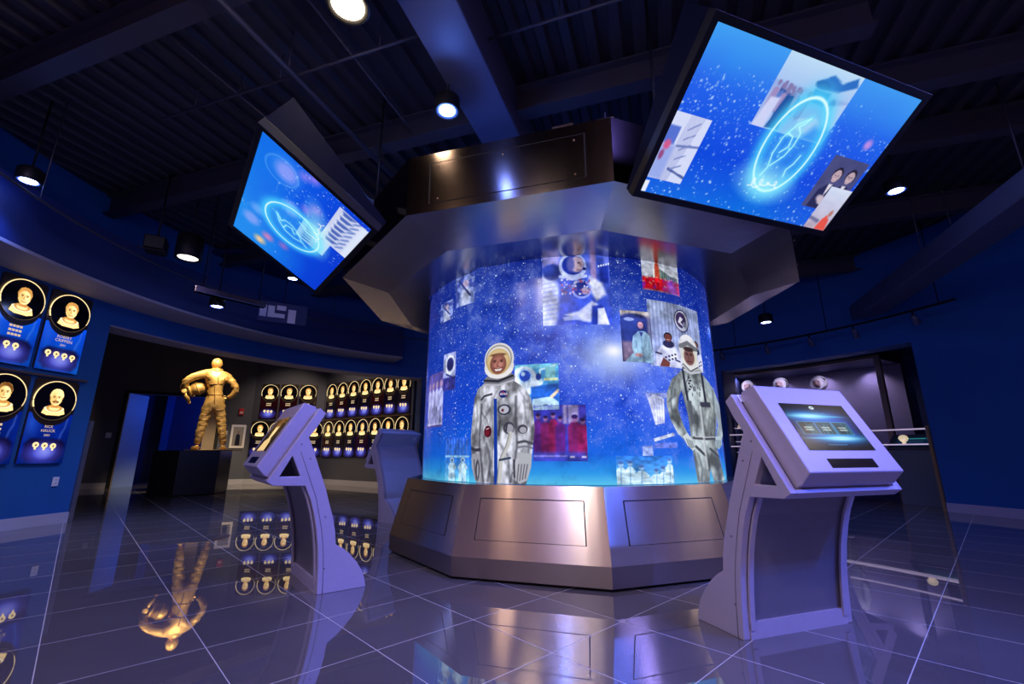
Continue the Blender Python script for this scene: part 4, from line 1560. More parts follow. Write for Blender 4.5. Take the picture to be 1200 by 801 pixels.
def photo_sky():
    p = Pic(60, 70, 60, 70)
    p.grad_y([(0, (0.80, 0.86, 0.96)), (40, (0.70, 0.70, 0.84)), (70, (0.66, 0.58, 0.66))])
    p.blend(p.noise(18, 8, 2), (0.92, 0.90, 0.95), 0.5)
    p.poly([(30, 70), (34, 50), (40, 44), (52, 50), (60, 70)], (0.90, 0.34, 0.30), 3)
    p.ell(46, 40, 5, 6, (0.72, 0.5, 0.46), soft=2)
    p.line([(0, 52), (26, 56)], 3, (0.45, 0.45, 0.62), 3)
    return p


def photo_wheels():
    p = Pic(110, 60, 110, 60, colour=(0.74, 0.78, 0.92))
    p.blend(p.noise(30, 14, 12), (0.92, 0.93, 0.99), 0.7)
    r = np.random.default_rng(6)
    for k in range(7):
        x = 8 + k * 15
        p.poly([(x, 12), (x + 9, 8), (x + 11, 28 + 12 * r.random()), (x + 1, 26)], (0.30, 0.40, 0.72), 4)
        p.line([(x, 34), (x + 12, 44)], 2, (0.42, 0.52, 0.80), 3)
    p.rect(0, 48, 110, 60, (0.86, 0.9, 0.98), 6)
    return p


def emblem(p, cx, cy, rx, ry, tail, c=(0.75, 1.0, 1.0)):
    """glowing neon outline: an oval with a helmeted head and a bright foot"""
    g = np.exp(-((np.sqrt(((p.X - cx) / rx) ** 2 + ((p.Y - cy) / ry) ** 2) - 1) * min(rx, ry) / 0.05) ** 2)
    p.blend(g * 0.75, (0.30, 0.85, 1.0))
    g2 = np.exp(-(((p.X - cx) / (rx * 1.05)) ** 2 + ((p.Y - cy) / (ry * 1.05)) ** 2) ** 2)
    p.blend(g2 * 0.4, (0.30, 0.80, 1.0))
    p.ring(cx, cy, rx, ry, 0.006, (0.86, 1.0, 1.0), soft=0.008)

    def gl(pts):
        p.blend(np.clip(p.m_line(pts, 0.0, 0.07), 0, 1) * 1.1, (0.45, 0.95, 1.0), 0.6)
        p.line(pts, 0.004, c, 0.007)
    f = lambda u, v: (cx + u * rx, cy + v * ry)
    gl([f(0.15, -0.62), f(-0.2, -0.45), f(-0.45, -0.15), f(-0.48, 0.2), f(-0.35, 0.5), f(-0.45, 0.7)])
    gl([f(0.15, -0.62), f(0.05, -0.5), f(-0.1, -0.42), f(0.1, -0.3), f(0.12, -0.05), f(0.0, 0.2), f(-0.3, 0.45)])
    gl([f(-0.35, -0.25), f(-0.1, -0.2), f(-0.05, 0.0), f(-0.25, 0.15)])
    gl([f(0.62, 0.1), f(0.55, 0.3), f(0.4, 0.45), f(0.45, 0.6)])
    p.blend(p.m_ell(cx + tail[0], cy + tail[1], rx * 0.75, ry * 0.26, tail[2], 0.16), (0.72, 1.0, 1.0), 0.85)
    q = tail
    pts = []
    for k in range(49):
        w_ = k / 48
        pts.append((cx + q[0] - rx * 0.6 + w_ * rx * 1.2 + 0.022 * math.sin(w_ * 2 * PI * 4), cy + q[1] + 0.02 - 0.03 * w_ + 0.032 * math.cos(w_ * 2 * PI * 4) * (0.6 + 0.4 * math.sin(7 * w_))))
    p.line(pts, 0.003, (1, 1, 1), 0.006)


def screen_right():
    p = Pic(400, 226, 1.6, 0.9)
    p.grad_y([(0, (0.22, 0.60, 0.95)), (0.3, (0.12, 0.40, 0.92)), (0.6, (0.02, 0.28, 0.86)), (0.9, (0.05, 0.44, 0.88))])
    p.blend(p.noise(0.45, 0.3, 3), (0.20, 0.30, 0.90), 0.5)
    p.blend(np.clip(1 - p.Y / 0.25, 0, 1), (0.28, 0.66, 0.96), 0.6)
    p.stars(900, 0, 0.25, 1.6, 0.9, 0.0015, 0.008, 5)
    p.stars(260, 0.05, 0.15, 0.6, 0.5, 0.0015, 0.007, 7)
    p.stars(120, 1.0, 0.1, 1.6, 0.6, 0.0015, 0.006, 8)
    p.paste(photo_crowd(), 0.512, 0.0, 1.09, 0.385, 0.92)
    p.blend(p.m_poly([(0.96, 0.30), (1.09, 0.30), (1.09, 0.39), (0.90, 0.39)], 0.05), (0.10, 0.40, 0.92), 0.8)
    p.paste(photo_tower(), 0.0, 0.428, 0.252, 0.81, 0.96)
    p.rect(0, 0.828, 0.035, 0.9, (0.9, 0.92, 1.0))
    p.paste(photo_suits(), 1.255, 0.409, 1.575, 0.76)
    p.paste(photo_sky(), 1.397, 0.60, 1.6, 0.9)
    p.ell(1.446, 0.308, 0.03, 0.03, (0.72, 0.55, 0.9), soft=0.03)
    emblem(p, 0.872, 0.445, 0.195, 0.285, (-0.02, 0.235, 6))
    return p


def screen_left():
    p = Pic(320, 180, 1.6, 0.9)
    p.grad_y([(0, (0.10, 0.56, 0.94)), (0.4, (0.04, 0.36, 0.90)), (0.9, (0.03, 0.22, 0.80))])
    p.blend(p.noise(0.5, 0.3, 9), (0.04, 0.24, 0.86), 0.5)
    p.blend(np.clip(p.m_ell(0.15, 0.2, 0.4, 0.35, soft=0.4), 0, 1), (0.14, 0.62, 0.95), 0.6)
    for x, y, r_, c, op in ((1.39, 0.23, 0.10, (0.66, 0.62, 0.98), 0.8), (1.40, 0.23, 0.16, (0.40, 0.66, 1.0), 0.25), (1.512, 0.347, 0.045, (0.56, 0.50, 0.95), 0.8), (1.57, 0.41, 0.05, (0.62, 0.50, 0.95), 0.8),
                            (1.01, 0.365, 0.09, (0.62, 0.66, 1.0), 0.85), (1.162, 0.464, 0.05, (0.50, 0.42, 0.92), 0.8), (1.256, 0.523, 0.055, (0.52, 0.40, 0.9), 0.8), (0.40, 0.12, 0.09, (0.62, 0.66, 0.98), 0.7),
                            (0.14, 0.25, 0.06, (1.0, 0.80, 0.55), 0.9), (0.30, 0.30, 0.06, (0.90, 0.50, 0.72), 0.8), (0.36, 0.45, 0.05, (0.72, 0.42, 0.75), 0.7), (0.62, 0.14, 0.07, (0.55, 0.72, 1.0), 0.6)):
        p.ell(x, y, r_, r_ * 0.8, c, soft=0.06, op=op)
    p.ring(1.36, 0.2, 0.14, 0.13, 0.004, (0.55, 0.78, 1.0), soft=0.02, op=0.5)
    p.stars(500, 0.7, 0.2, 1.6, 0.9, 0.0018, 0.007, 15)
    p.stars(60, 0, 0, 0.9, 0.6, 0.0018, 0.008, 16)
    p.paste(photo_wheels(), 0.72, 0.48, 1.05, 0.75, 0.9)
    p.paste(photo_wheels(), 0.965, 0.64, 1.53, 0.9, 1.0)
    emblem(p, 0.76, 0.44, 0.27, 0.25, (0.24, 0.17, -20))
    return p


WS, HS = 1.66, 0.934
def hanging_screen(label, ang, r, z, lat, tilt, pic):
    """tilted monitor in a black wedge housing; local x along the canopy, -y outwards"""
    a = R(ang)
    t = thing('hanging_screen', label, 'screen', (CX + r * math.sin(a) + lat * math.cos(a), CY - r * math.cos(a) + lat * math.sin(a), z), a, 'screens hanging round the canopy')
    tl = R(tilt)
    up = Vector((0, -math.sin(tl), math.cos(tl)))
    nr = Vector((0, -math.cos(tl), -math.sin(tl)))
    X = Vector((1, 0, 0))
    o = -X * WS / 2 + up * HS / 2 + nr * 0.002
    pic_mesh('display_panel', pic, flat_grid(pic, o, X * WS, -up * HS), M['pic_screen'], t)
    w, h = WS / 2 + 0.045, HS / 2 + 0.045
    fr = MB()
    fr.prism([(-w, -h), (w, -h), (w, h), (-w, h)], -0.06, 0.012, lambda u, v, k: X * u + up * v + nr * k,
             holes=[[(-WS / 2, -HS / 2), (WS / 2, -HS / 2), (WS / 2, HS / 2), (-WS / 2, HS / 2)]])
    fr.build('bezel', M['black'], t, 0.004)
    # wedge housing running back to the canopy wall
    lo, hi = up * -h, up * h
    sd = MB()
    back = -(r - 2.53)                        # canopy face in local y (towards +y)
    prof = [(lo.y, lo.z), (hi.y, hi.z), (hi.y + 0.30 * math.cos(tl), hi.z + 0.30 * math.sin(tl)), (lo.y + 0.055 * math.cos(tl), lo.z + 0.055 * math.sin(tl))]
    prof = [(y + 0.06 * math.cos(tl), zz + 0.06 * math.sin(tl)) for y, zz in prof]
    sd.prism(prof, -w + 0.01, w - 0.01, lambda y, zz, k: (k, y, zz))
    sd.build('housing', M['cheek'], t, 0.006)
    for xx in (-0.4, 0.4):
        MB().box(xx, 0.36, 0.22, 0.06, 0.34, 0.06).build('mounting_arm', M['black'], t)
    return t


hanging_screen('large tilted screen at upper right with a glowing oval emblem', 19.2, 3.065, 2.885, 0.09, 54, screen_right())
hanging_screen('tilted screen at upper left turned away, with blurred pink lights', -52.8, 3.15, 2.845, -0.06, 58.7, screen_left())


# ================================================================== kiosks
def screen_menu():
    p = Pic(200, 113, 1.6, 0.9, colour=(0.02, 0.03, 0.06))
    p.blend(np.exp(-((p.Y - 0.44) / 0.27) ** 2) * np.exp(-((p.X - 0.8) / 0.75) ** 4), (0.0, 0.25, 0.85))
    for y, x in ((0.25, 0.55), (0.68, 0.95)):
        p.blend(np.exp(-((p.Y - y) / 0.10) ** 2 - ((p.X - x) / 0.62) ** 2), (0.10, 0.62, 1.0), 0.95)
        p.blend(np.exp(-((p.Y - y) / 0.045) ** 2 - ((p.X - x) / 0.40) ** 2), (0.85, 1.0, 1.0), 1.0)
        p.blend(np.exp(-((p.Y - y) / 0.012) ** 2 - ((p.X - 0.75) / 0.65) ** 4), (0.45, 0.9, 1.0), 0.8)
    for k, xa in enumerate((0.14, 0.555, 0.97)):
        p.rect(xa - 0.008, 0.36, xa + 0.398, 0.61, (0.30, 0.75, 0.95))
        p.rect(xa, 0.368, xa + 0.39, 0.602, ((0.06, 0.13, 0.18), (0.08, 0.26, 0.36), (0.08, 0.28, 0.38))[k])
        r = np.random.default_rng(20 + k)
        for i in range(9):
            x0 = xa + 0.02 + 0.04 * i
            p.rect(x0, 0.38 + 0.06 * r.random(), x0 + 0.03, 0.60, ((0.05, 0.12, 0.16), (0.15, 0.45, 0.55))[r.integers(2)], 0.01, 0.7)
        for yy in (0.475, 0.52):
            for i in range(7):
                p.rect(xa + 0.10 + 0.028 * i, yy - 0.014, xa + 0.122 + 0.028 * i, yy + 0.014, (0.80, 0.86, 0.84), 0.005, 0.9)
    p.ell(0.75, 0.075, 0.06, 0.035, (0.85, 0.92, 0.95))
    p.line([(0.72, 0.08), (0.78, 0.07)], 0.006, (0.3, 0.45, 0.6))
    p.line([(0.66, 0.15), (0.84, 0.15)], 0.007, (0.22, 0.34, 0.45), 0.006)
    p.line([(0.62, 0.185), (0.97, 0.185)], 0.006, (0.30, 0.50, 0.66), 0.006)
    p.line([(0.53, 0.80), (0.98, 0.80)], 0.006, (0.30, 0.52, 0.74), 0.006)
    return p


def screen_portrait():
    p = Pic(120, 68, 1.6, 0.9, colour=(0.07, 0.055, 0.05))
    p.blend(p.noise(0.5, 0.4, 2), (0.20, 0.14, 0.10), 0.6)
    p.poly([(0.25, 0.9), (0.35, 0.62), (0.62, 0.54), (0.98, 0.54), (1.2, 0.66), (1.3, 0.9)], (0.95, 0.80, 0.55), 0.06)
    p.ell(0.80, 0.32, 0.24, 0.29, (0.98, 0.86, 0.62), soft=0.05)
    p.ell(0.80, 0.12, 0.24, 0.13, (0.42, 0.28, 0.15), soft=0.06)
    return p


def kio(u, z):
    return (u, z)


# side profile of the kiosk: u outwards from the hall's centre, z up
FRAME = [(2.46, 0.0), (2.475, 0.06), (2.495, 0.11), (2.54, 0.175), (2.60, 0.24), (2.65, 0.28), (2.70, 0.31), (2.71, 0.39), (2.732, 0.48), (2.77, 0.59), (2.80, 0.68), (2.835, 0.765), (2.87, 0.85), (2.91, 0.95), (2.955, 1.05),
         (2.905, 1.125), (2.855, 1.225), (2.90, 1.262), (3.192, 0.752), (3.15, 0.724), (2.945, 0.716), (2.90, 0.62), (2.87, 0.53), (2.842, 0.42), (2.822, 0.31), (2.808, 0.18), (2.798, 0.0)]
TRI = [(2.985, 0.782), (3.050, 0.92), (3.118, 0.782)]
REAR = FRAME[:15]
FRONT = [(2.795, 0.045), (2.80, 0.12), (2.81, 0.22), (2.822, 0.31), (2.842, 0.42), (2.87, 0.53), (2.90, 0.62), (2.945, 0.716)]
KW = 0.40


def ribbon(mb, prof, th, v0, v1, U0):
    """bent sheet: prof (u, z) with thickness th, from v0 to v1 across"""
    pr = [Vector((u - U0, z, 0)) for u, z in prof]
    inner = []
    for i, p_ in enumerate(pr):
        tg = (pr[min(i + 1, len(pr) - 1)] - pr[max(i - 1, 0)]).normalized()
        inner.append(p_ + Vector((tg.y, -tg.x, 0)) * th)
    loop = [(p_.x, p_.y) for p_ in pr] + [(p_.x, p_.y) for p_ in reversed(inner)]
    return mb.prism(loop, v0, v1, lambda a, b_, h: (h, -a, b_))


def make_kiosk(label, ang, menu):
    a = R(ang)
    U0 = 2.75
    t = thing('touchscreen_kiosk', label, 'kiosk', (CX + U0 * math.sin(a), CY - U0 * math.cos(a), 0), a, 'touchscreen kiosks round the plinth')
    mp = lambda u, z, h: (h, -(u - U0), z)
    for s in (-1, 1):
        v0, v1 = sorted((s * KW, s * (KW - 0.045)))
        f = MB().prism(FRAME, v0, v1, mp, holes=[TRI]).build('side_frame', M['kiosk'], t, 0.004)
        for (u, z) in ((2.79, 0.50), (2.765, 0.16), (3.0, 1.0), (2.93, 0.9)):
            MB().tube([(s * KW, -(u - U0), z), (s * (KW + 0.002), -(u - U0), z)], 0.006, 8).build('screw', M['kiosk_panel'], f)
        sc_ = MB()
        sm = [(2.762, 0.0), (2.772, 0.18), (2.787, 0.31), (2.808, 0.42), (2.836, 0.53), (2.868, 0.64), (2.915, 0.75), (2.97, 0.88), (3.0, 0.95)]
        sc_.tube([(s * (KW + 0.0005), -(u - U0), z) for u, z in sm], 0.0022, 6)
        sc_.build('seam', M['kiosk_panel'], f)
    ribbon(MB(), REAR, 0.02, -KW + 0.045, KW - 0.045, U0).build('rear_sheet', M['kiosk_back'], t)
    ribbon(MB(), [(u - 0.022, z) for u, z in FRONT], 0.012, -KW + 0.045, KW - 0.045, U0).build('front_panel', M['kiosk_panel'], t)
    pr = MB()
    ribbon(pr, [(u + 0.004, z) for u, z in FRONT], 0.012, -KW + 0.045, -KW + 0.075, U0)
    ribbon(pr, [(u + 0.004, z) for u, z in FRONT], 0.012, KW - 0.075, KW - 0.045, U0)
    pr.box(0, -(2.795 - U0), 0.04, 2 * KW - 0.09, 0.02, 0.08)
    pr.build('front_surround', M['kiosk'], t)
    # shelf lip and upper back plate
    MB().prism([(3.192, 0.752), (3.15, 0.724), (2.945, 0.716), (2.935, 0.735), (3.145, 0.744), (3.17, 0.77), (3.18, 0.772)], -KW + 0.045, KW - 0.045, mp).build('shelf', M['kiosk'], t, 0.003)
    bp_ = MB().prism([(2.855, 1.225), (2.90, 1.262), (2.925, 1.218), (2.89, 1.21), (2.975, 1.06), (2.955, 1.05), (2.905, 1.125)], -KW + 0.045, KW - 0.045, mp).build('back_plate', M['kiosk_back'], t, 0.002)
    for vv in (-0.30, -0.27, 0.27):
        p0 = Vector((vv, -(2.955 - U0) + 0.004, 1.05)).lerp(Vector((vv, -(2.855 - U0) + 0.004, 1.225)), 0.25)
        p1 = Vector((vv, -(2.955 - U0) + 0.004, 1.05)).lerp(Vector((vv, -(2.855 - U0) + 0.004, 1.225)), 0.75)
        MB().tube([p0, p1], 0.006, 6).build('vent_slot', M['white'], bp_)
    # screen housing on the sloping beam
    m_ = Vector((0.869, 0.494))
    s_ = Vector((0.494, -0.869))
    o_ = Vector((2.90, 1.262))
    HW = 0.335
    DEP = 0.105

    def bx(sv, d):
        q_ = o_ + s_ * sv + m_ * d
        return (q_.x, q_.y)
    hs = MB()
    hs.prism([bx(0.02, -0.015), bx(-0.005, 0.02), bx(0.015, DEP), bx(0.535, DEP), bx(0.56, 0.03), bx(0.56, -0.015)], -HW, HW, mp)
    hb = hs.build('screen_housing', M['kiosk'], t, 0.006)
    pic = menu
    P3_ = lambda v, sv, d: Vector((v, -((o_ + s_ * sv + m_ * d).x - U0), (o_ + s_ * sv + m_ * d).y))
    tl = P3_(-0.24, 0.130, DEP + 0.002)
    pic_mesh('touchscreen', pic, flat_grid(pic, tl, P3_(0.24, 0.130, DEP + 0.002) - tl, P3_(-0.24, 0.415, DEP + 0.002) - tl), M['pic_screen'], hb)
    sl = MB()
    for dd in (DEP - 0.002, DEP + 0.0012):
        pass
    q4 = [P3_(-0.165, 0.462, DEP + 0.0015), P3_(0.165, 0.462, DEP + 0.0015), P3_(0.165, 0.512, DEP + 0.0015), P3_(-0.165, 0.512, DEP + 0.0015)]
    q4 += [P3_(-0.165, 0.462, DEP - 0.004), P3_(0.165, 0.462, DEP - 0.004), P3_(0.165, 0.512, DEP - 0.004), P3_(-0.165, 0.512, DEP - 0.004)]
    sl.add(q4, [(0, 1, 2, 3), (7, 6, 5, 4), (0, 4, 5, 1), (1, 5, 6, 2), (2, 6, 7, 3), (3, 7, 4, 0)])
    sl.build('reader_window', M['hole'], hb)
    return t


menu = screen_menu()
make_kiosk('silver touchscreen kiosk at right foreground showing a blue menu', 19.2, menu)
make_kiosk('silver touchscreen kiosk seen side-on at left, screen turned away', -52.8, screen_portrait())
make_kiosk('silver touchscreen kiosk seen from behind, left of the drum', -124.8, menu)
make_kiosk('silver touchscreen kiosk hidden behind the right foreground kiosk', 91.2, menu)


# ================================================================== portrait plaques
def pic_bust(seed, hair, moustache=False, bald=False):
    p = Pic(64, 64, 100, 100, colour=(0.90, 0.70, 0.40))
    r = np.random.default_rng(seed)
    sh = p.m_poly([(14, 92), (20, 74), (36, 66), (64, 66), (80, 74), (86, 92), (70, 98), (30, 98)])
    p.blend(sh, (1.0, 0.86, 0.58))
    p.ring(50, 76, 24, 11, 3.4, (0.72, 0.50, 0.24), soft=3)
    p.ring(50, 74, 28, 14, 1.6, (1.0, 0.95, 0.78), soft=2)
    p.poly([(40, 58), (60, 58), (62, 74), (38, 74)], (0.74, 0.50, 0.24), 3)
    hd = p.m_ell(50, 42, 19, 25)
    hm = p.m_ell(50, 34, 21, 22)
    p.blend(hm, hair if not bald else (1.0, 0.88, 0.62))
    p.blend(p.m_ell(50, 45, 17.5, 21.5), (1.0, 0.87, 0.60))
    p.ell(40, 45, 9, 20, (0.86, 0.64, 0.34), soft=12, op=0.7)
    for s in (-1, 1):
        p.line([(50 + s * 11, 37), (50 + s * 4, 37.5)], 1.2, (0.45, 0.26, 0.10), 1.5)
        p.ell(50 + s * 7.5, 41, 2.6, 1.5, (0.35, 0.2, 0.08))
        p.ell(50 + s * 18, 44, 2.5, 5, (0.86, 0.64, 0.36))
    p.line([(50, 41), (47.5, 50), (52, 51)], 1.0, (0.66, 0.42, 0.18), 1.5)
    p.line([(43, 57), (50, 59), (57, 57)], 1.1, (0.55, 0.28, 0.12), 1.2)
    if moustache:
        p.line([(42, 54.5), (50, 53), (58, 54.5)], 2.2, (0.42, 0.25, 0.11), 1.5)
    p.alpha = np.maximum(np.maximum(sh, hd), np.maximum(hm, p.m_poly([(40, 58), (60, 58), (62, 74), (38, 74)])))
    return p


def pic_info(seed, tone=(0.02, 0.17, 0.62)):
    p = Pic(72, 84, 56, 66, colour=tone)
    r = np.random.default_rng(seed)
    p.grad_y([(0, [min(1, q * 1.25) for q in tone]), (30, tone), (66, [q * 0.75 for q in tone])])
    p.blend(p.noise(14, 20, seed, 2) ** 2, [min(1, q * 2.0 + 0.02) for q in tone], 0.7)
    if tone[2] > 0.3:
        p.line([(50, 6), (49, 18), (46, 26), (44, 40)], 0.8, (0.45, 0.60, 0.95), 3, 0.5)
        p.ell(6, 14, 7, 14, (0.20, 0.42, 0.92), soft=14, op=0.6)
    p.poly([(4, 40), (10, 34), (46, 34), (53, 40), (53, 56), (46, 63), (10, 63), (4, 56)], (0.07, 0.03, 0.16), 5, 0.9)
    p.ell(28, 52, 19, 12, (0.32, 0.34, 0.88), soft=14, op=0.95)
    p.ell(30, 50, 9, 7, (0.66, 0.70, 1.0), soft=10, op=0.7)
    # scooped top edge under the round medallion
    p.alpha = np.clip(1 - p.m_ell(28, -10, 26.5, 26.5), 0, 1)
    return p


def patch_disc(mb, cx, cz, r_):
    mp = lambda u, v, h: (cx + u, -0.030 - h, cz + v)
    pts = [(r_ * math.cos(2 * PI * k / 14), r_ * math.sin(2 * PI * k / 14)) for k in range(14)]
    mb.prism(pts, 0, 0.006, mp)
    mb.prism([(-r_ * 0.35, -r_ * 0.9), (r_ * 0.35, -r_ * 0.9), (r_ * 0.2, -r_ * 1.7), (-r_ * 0.2, -r_ * 1.7)], 0, 0.006, mp)
    return mb


def patch_mark(mb, cx, cz, r_):
    mp = lambda u, v, h: (cx + u, -0.036 - h, cz + v)
    pts = [(-0.5, -0.3), (-0.1, -0.45), (0.45, -0.2), (0.1, -0.05), (0.5, 0.4), (0.0, 0.2), (-0.35, 0.4), (-0.15, 0.0)]
    mb.prism([(x * r_, y * r_) for x, y in pts], 0, 0.002, mp)
    return mb


PW, PH = 0.55, 1.12
_pc = {}


def make_plaque(label, loc, rz, seed, lines, npatch, hair, moustache=False, bald=False, tone=(0.03, 0.25, 0.78), group=''):
    """local: x across, z up from the bottom edge, -y into the room"""
    t = thing('portrait_plaque', label, 'plaque', loc, rz, group)
    bk = MB()
    rr = 0.04
    loop = []
    for cx_, cz_, a0 in ((PW / 2 - rr, rr, -90), (PW / 2 - rr, PH - rr, 0), (-PW / 2 + rr, PH - rr, 90), (-PW / 2 + rr, rr, 180)):
        for k in range(5):
            aa = R(a0 + k * 22.5)
            loop.append((cx_ + rr * math.cos(aa), cz_ + rr * math.sin(aa)))
    bk.prism(loop, 0.0, 0.02, lambda u, v, h: (u, -h, v))
    bk.build('backing_panel', M['plaque_back'], t)
    ip = pic_info(seed, tone)
    pic_mesh('info_panel', ip, flat_grid(ip, (-PW / 2 + 0.004, -0.028, 0.66), (PW - 0.008, 0, 0), (0, 0, -0.655)), M['pic_panel'], t, cut=True)
    cz_ = 0.835
    md = MB().prism([(0.262 * math.cos(2 * PI * k / 40), cz_ + 0.262 * math.sin(2 * PI * k / 40)) for k in range(40)], 0.02, 0.03, lambda u, v, h: (u, -h, v)).build('medallion', M['medallion'], t)
    MB().tube([(0.262 * math.cos(R(a_)), -0.034, cz_ + 0.262 * math.sin(R(a_))) for a_ in range(-25, 206, 6)], [0.004 + 0.004 * (a_ + 25) / 230 for a_ in range(-25, 206, 6)], 6).build('lit_ring', M['ring'], md)
    MB().tube([(0.262 * math.cos(R(a_)), -0.032, cz_ + 0.262 * math.sin(R(a_))) for a_ in range(206, 336, 6)], 0.003, 6).build('dim_ring', M['ring_dim'], md)
    bp_ = pic_bust(seed, hair, moustache, bald)
    pic_mesh('etched_portrait', bp_, flat_grid(bp_, (-0.195, -0.036, cz_ + 0.215), (0.40, 0, 0), (0, 0, -0.42)), M['pic_gold'], md, cut=True)
    tx = MB()
    for k, (s, size) in enumerate(lines):
        if s:
            text_into(tx, s, size, lambda x, y, h, k=k: (x, -0.033, 0.47 - 0.055 * k + y))
        else:
            for q in range(4):
                tx.box(-0.06 + 0.04 * q, -0.033, 0.482 - 0.055 * k, 0.03, 0.002, 0.028)
    tx.build('name_lettering', M['letters'], t)
    for q in range(npatch):
        x = (q - (npatch - 1) / 2) * 0.105
        m1 = patch_disc(MB(), x, 0.245 - 0.006 * q, 0.036).build('mission_patch', M['ring'], t)
        patch_mark(MB(), x, 0.245 - 0.006 * q, 0.036).build('patch_mark', M['bronze'], m1)
    return t


def wall_plaque(label, deg, z, *a, **k):
    x, y, _ = polar(deg, HALL - 0.006)
    return make_plaque(label, (x, y, z), R(deg - 90), *a, **k)


BR, LT, GR = (0.40, 0.24, 0.10), (0.75, 0.52, 0.26), (0.62, 0.44, 0.22)
G1 = 'portrait plaques on the near left blue wall'
wall_plaque('blue lit portrait plaque cut by the left frame edge, upper row', 179.35, 2.025, 1, [('', .05), ('', .05), ('', .05)], 2, LT, group=G1)
wall_plaque('blue lit portrait plaque, upper row right, with four gold patches', 174.4, 2.025, 2, [('ROBERT', .052), ('CRIPPEN', .058), ('2001', .04)], 4, LT, group=G1)
wall_plaque('dark blue portrait plaque cut by the left frame edge, lower row', 178.8, 0.80, 3, [('', .05), ('', .05), ('', .05)], 2, BR, tone=(0.015, 0.10, 0.40), group=G1)
wall_plaque('dark blue portrait plaque, lower row right, man with moustache, three patches', 173.75, 0.80, 4, [('RICK', .048), ('HAUCK', .05), ('2001', .04)], 3, LT, moustache=True, bald=True, tone=(0.015, 0.10, 0.40), group=G1)
for deg, z in ((177, 1.955),):
    t = thing('picture_rail', 'thin bronze ledge between the two rows of near plaques', 'ledge')
    MB().arc(HALL - 0.05, HALL, 170.9, 182.5, 1.94, 1.965, 12).build('ledge_bar', M['bronze'], t)

# gallery plaques, far left
G2 = 'portrait plaques on the far gallery walls'
DK = (0.05, 0.02, 0.05)
proto = []
for s, red in ((31, 0), (32, 1), (33, 0)):
    proto.append(dict(seed=s, hair=(BR, LT, GR)[s % 3], tone=(0.10, 0.015, 0.03) if red else (0.035, 0.02, 0.06)))
ordinal = ['first', 'second', 'third', 'fourth', 'fifth', 'sixth', 'seventh']


_made = {}


def far_plaque(label, pa, pb, dist, z, kind, np_):
    a, b_ = Vector((*pa, 0)), Vector((*pb, 0))
    d_ = (b_ - a).normalized()
    q = a + d_ * dist + Vector((d_.y, -d_.x, 0)) * 0.006
    rz = math.atan2(d_.y, d_.x)
    if kind in _made:
        return copy_tree(_made[kind], label, (q.x, q.y, z), rz)
    k = proto[kind]
    t = make_plaque(label, (q.x, q.y, z), rz, k['seed'], [('', .05), ('', .05)], np_, k['hair'], tone=k['tone'], group=G2)
    _made[kind] = t
    return t


for i in range(3):
    far_plaque('small far plaque on the wall beside the statue door, upper row, %s from left' % ordinal[i], P1, P2, 0.50 + 0.60 * i, 2.02, (1, 1, 0)[i], 3)
for i in range(4):
    far_plaque('small far plaque on the wall beside the statue door, lower row, %s from left' % ordinal[i], P1, P2, 0.33 + 0.56 * i, 0.82, (0, 2, 1, 0)[i], 3)
for i in range(7):
    far_plaque('small far plaque on the angled wall left of the drum, upper row, %s from left' % ordinal[i], P2, P3, 0.42 + 0.575 * i, 2.02, i % 3, 3)
for i in range(7):
    far_plaque('small far plaque on the angled wall left of the drum, lower row, %s from left' % ordinal[i], P2, P3, 0.42 + 0.575 * i, 0.82, (i + 1) % 3, 3)
t = thing('picture_rail', 'thin bronze ledge between plaque rows on the far angled wall', 'ledge')
seg_wall(MB(), P2, P3, 1.955, 1.985, -0.05, 0.02, 0.98).build('ledge_bar', M['gold_trim'], t)


# ================================================================== gilded statue on its pedestal
HX, HY = -7.74, 11.22
t = thing('pedestal', 'six-sided dark brown pedestal under the golden statue', 'pedestal', (HX, HY, 0))
HA = math.atan2(-HX, -(-HY)) if False else 0
view = math.atan2(HX, HY)                     # bearing of the pedestal seen from the entrance
face = -view + R(9)
b = MB()
ring = lambda r_, z: [(r_ * math.sin(face + R(30) + k * PI / 3), -r_ * math.cos(face + R(30) + k * PI / 3), z) for k in range(6)]
vs = ring(0.78, 0) + ring(0.80, 0.02) + ring(0.80, 0.98) + ring(0.80, 1.0)
fs = [(i * 6 + k, i * 6 + (k + 1) % 6, (i + 1) * 6 + (k + 1) % 6, (i + 1) * 6 + k) for i in range(3) for k in range(6)]
fs += [tuple(range(6))[::-1], tuple(18 + k for k in range(6))]
b.add(vs, fs)
b.build('pedestal_body', M['plinth'], t, 0.006)

SX, SY = -7.36, 11.35
st = thing('astronaut_statue', 'gilded bronze statue of a standing astronaut seen from behind, helmet under arm', 'statue', (SX, SY, 1.0), -view * -1 * -1 + 0.0)
st.rotation_euler = (0, 0, -view)
MB().lathe([(0.0, 0), (0.60, 0), (0.60, 0.012), (0.585, 0.02), (0.0, 0.02)], 40).build('base_plate', M['plinth_top'], st)
H = lambda x, y: ((x - 243) * 0.00302 - 0.135 * (722 - y) * 0.00342, (722 - y) * 0.00342 + 0.02)
bd = MB()


def J(x, y, dep, rx, ry=None):
    a_, c_ = H(x, y)
    return (a_, dep, c_, rx, ry or rx)


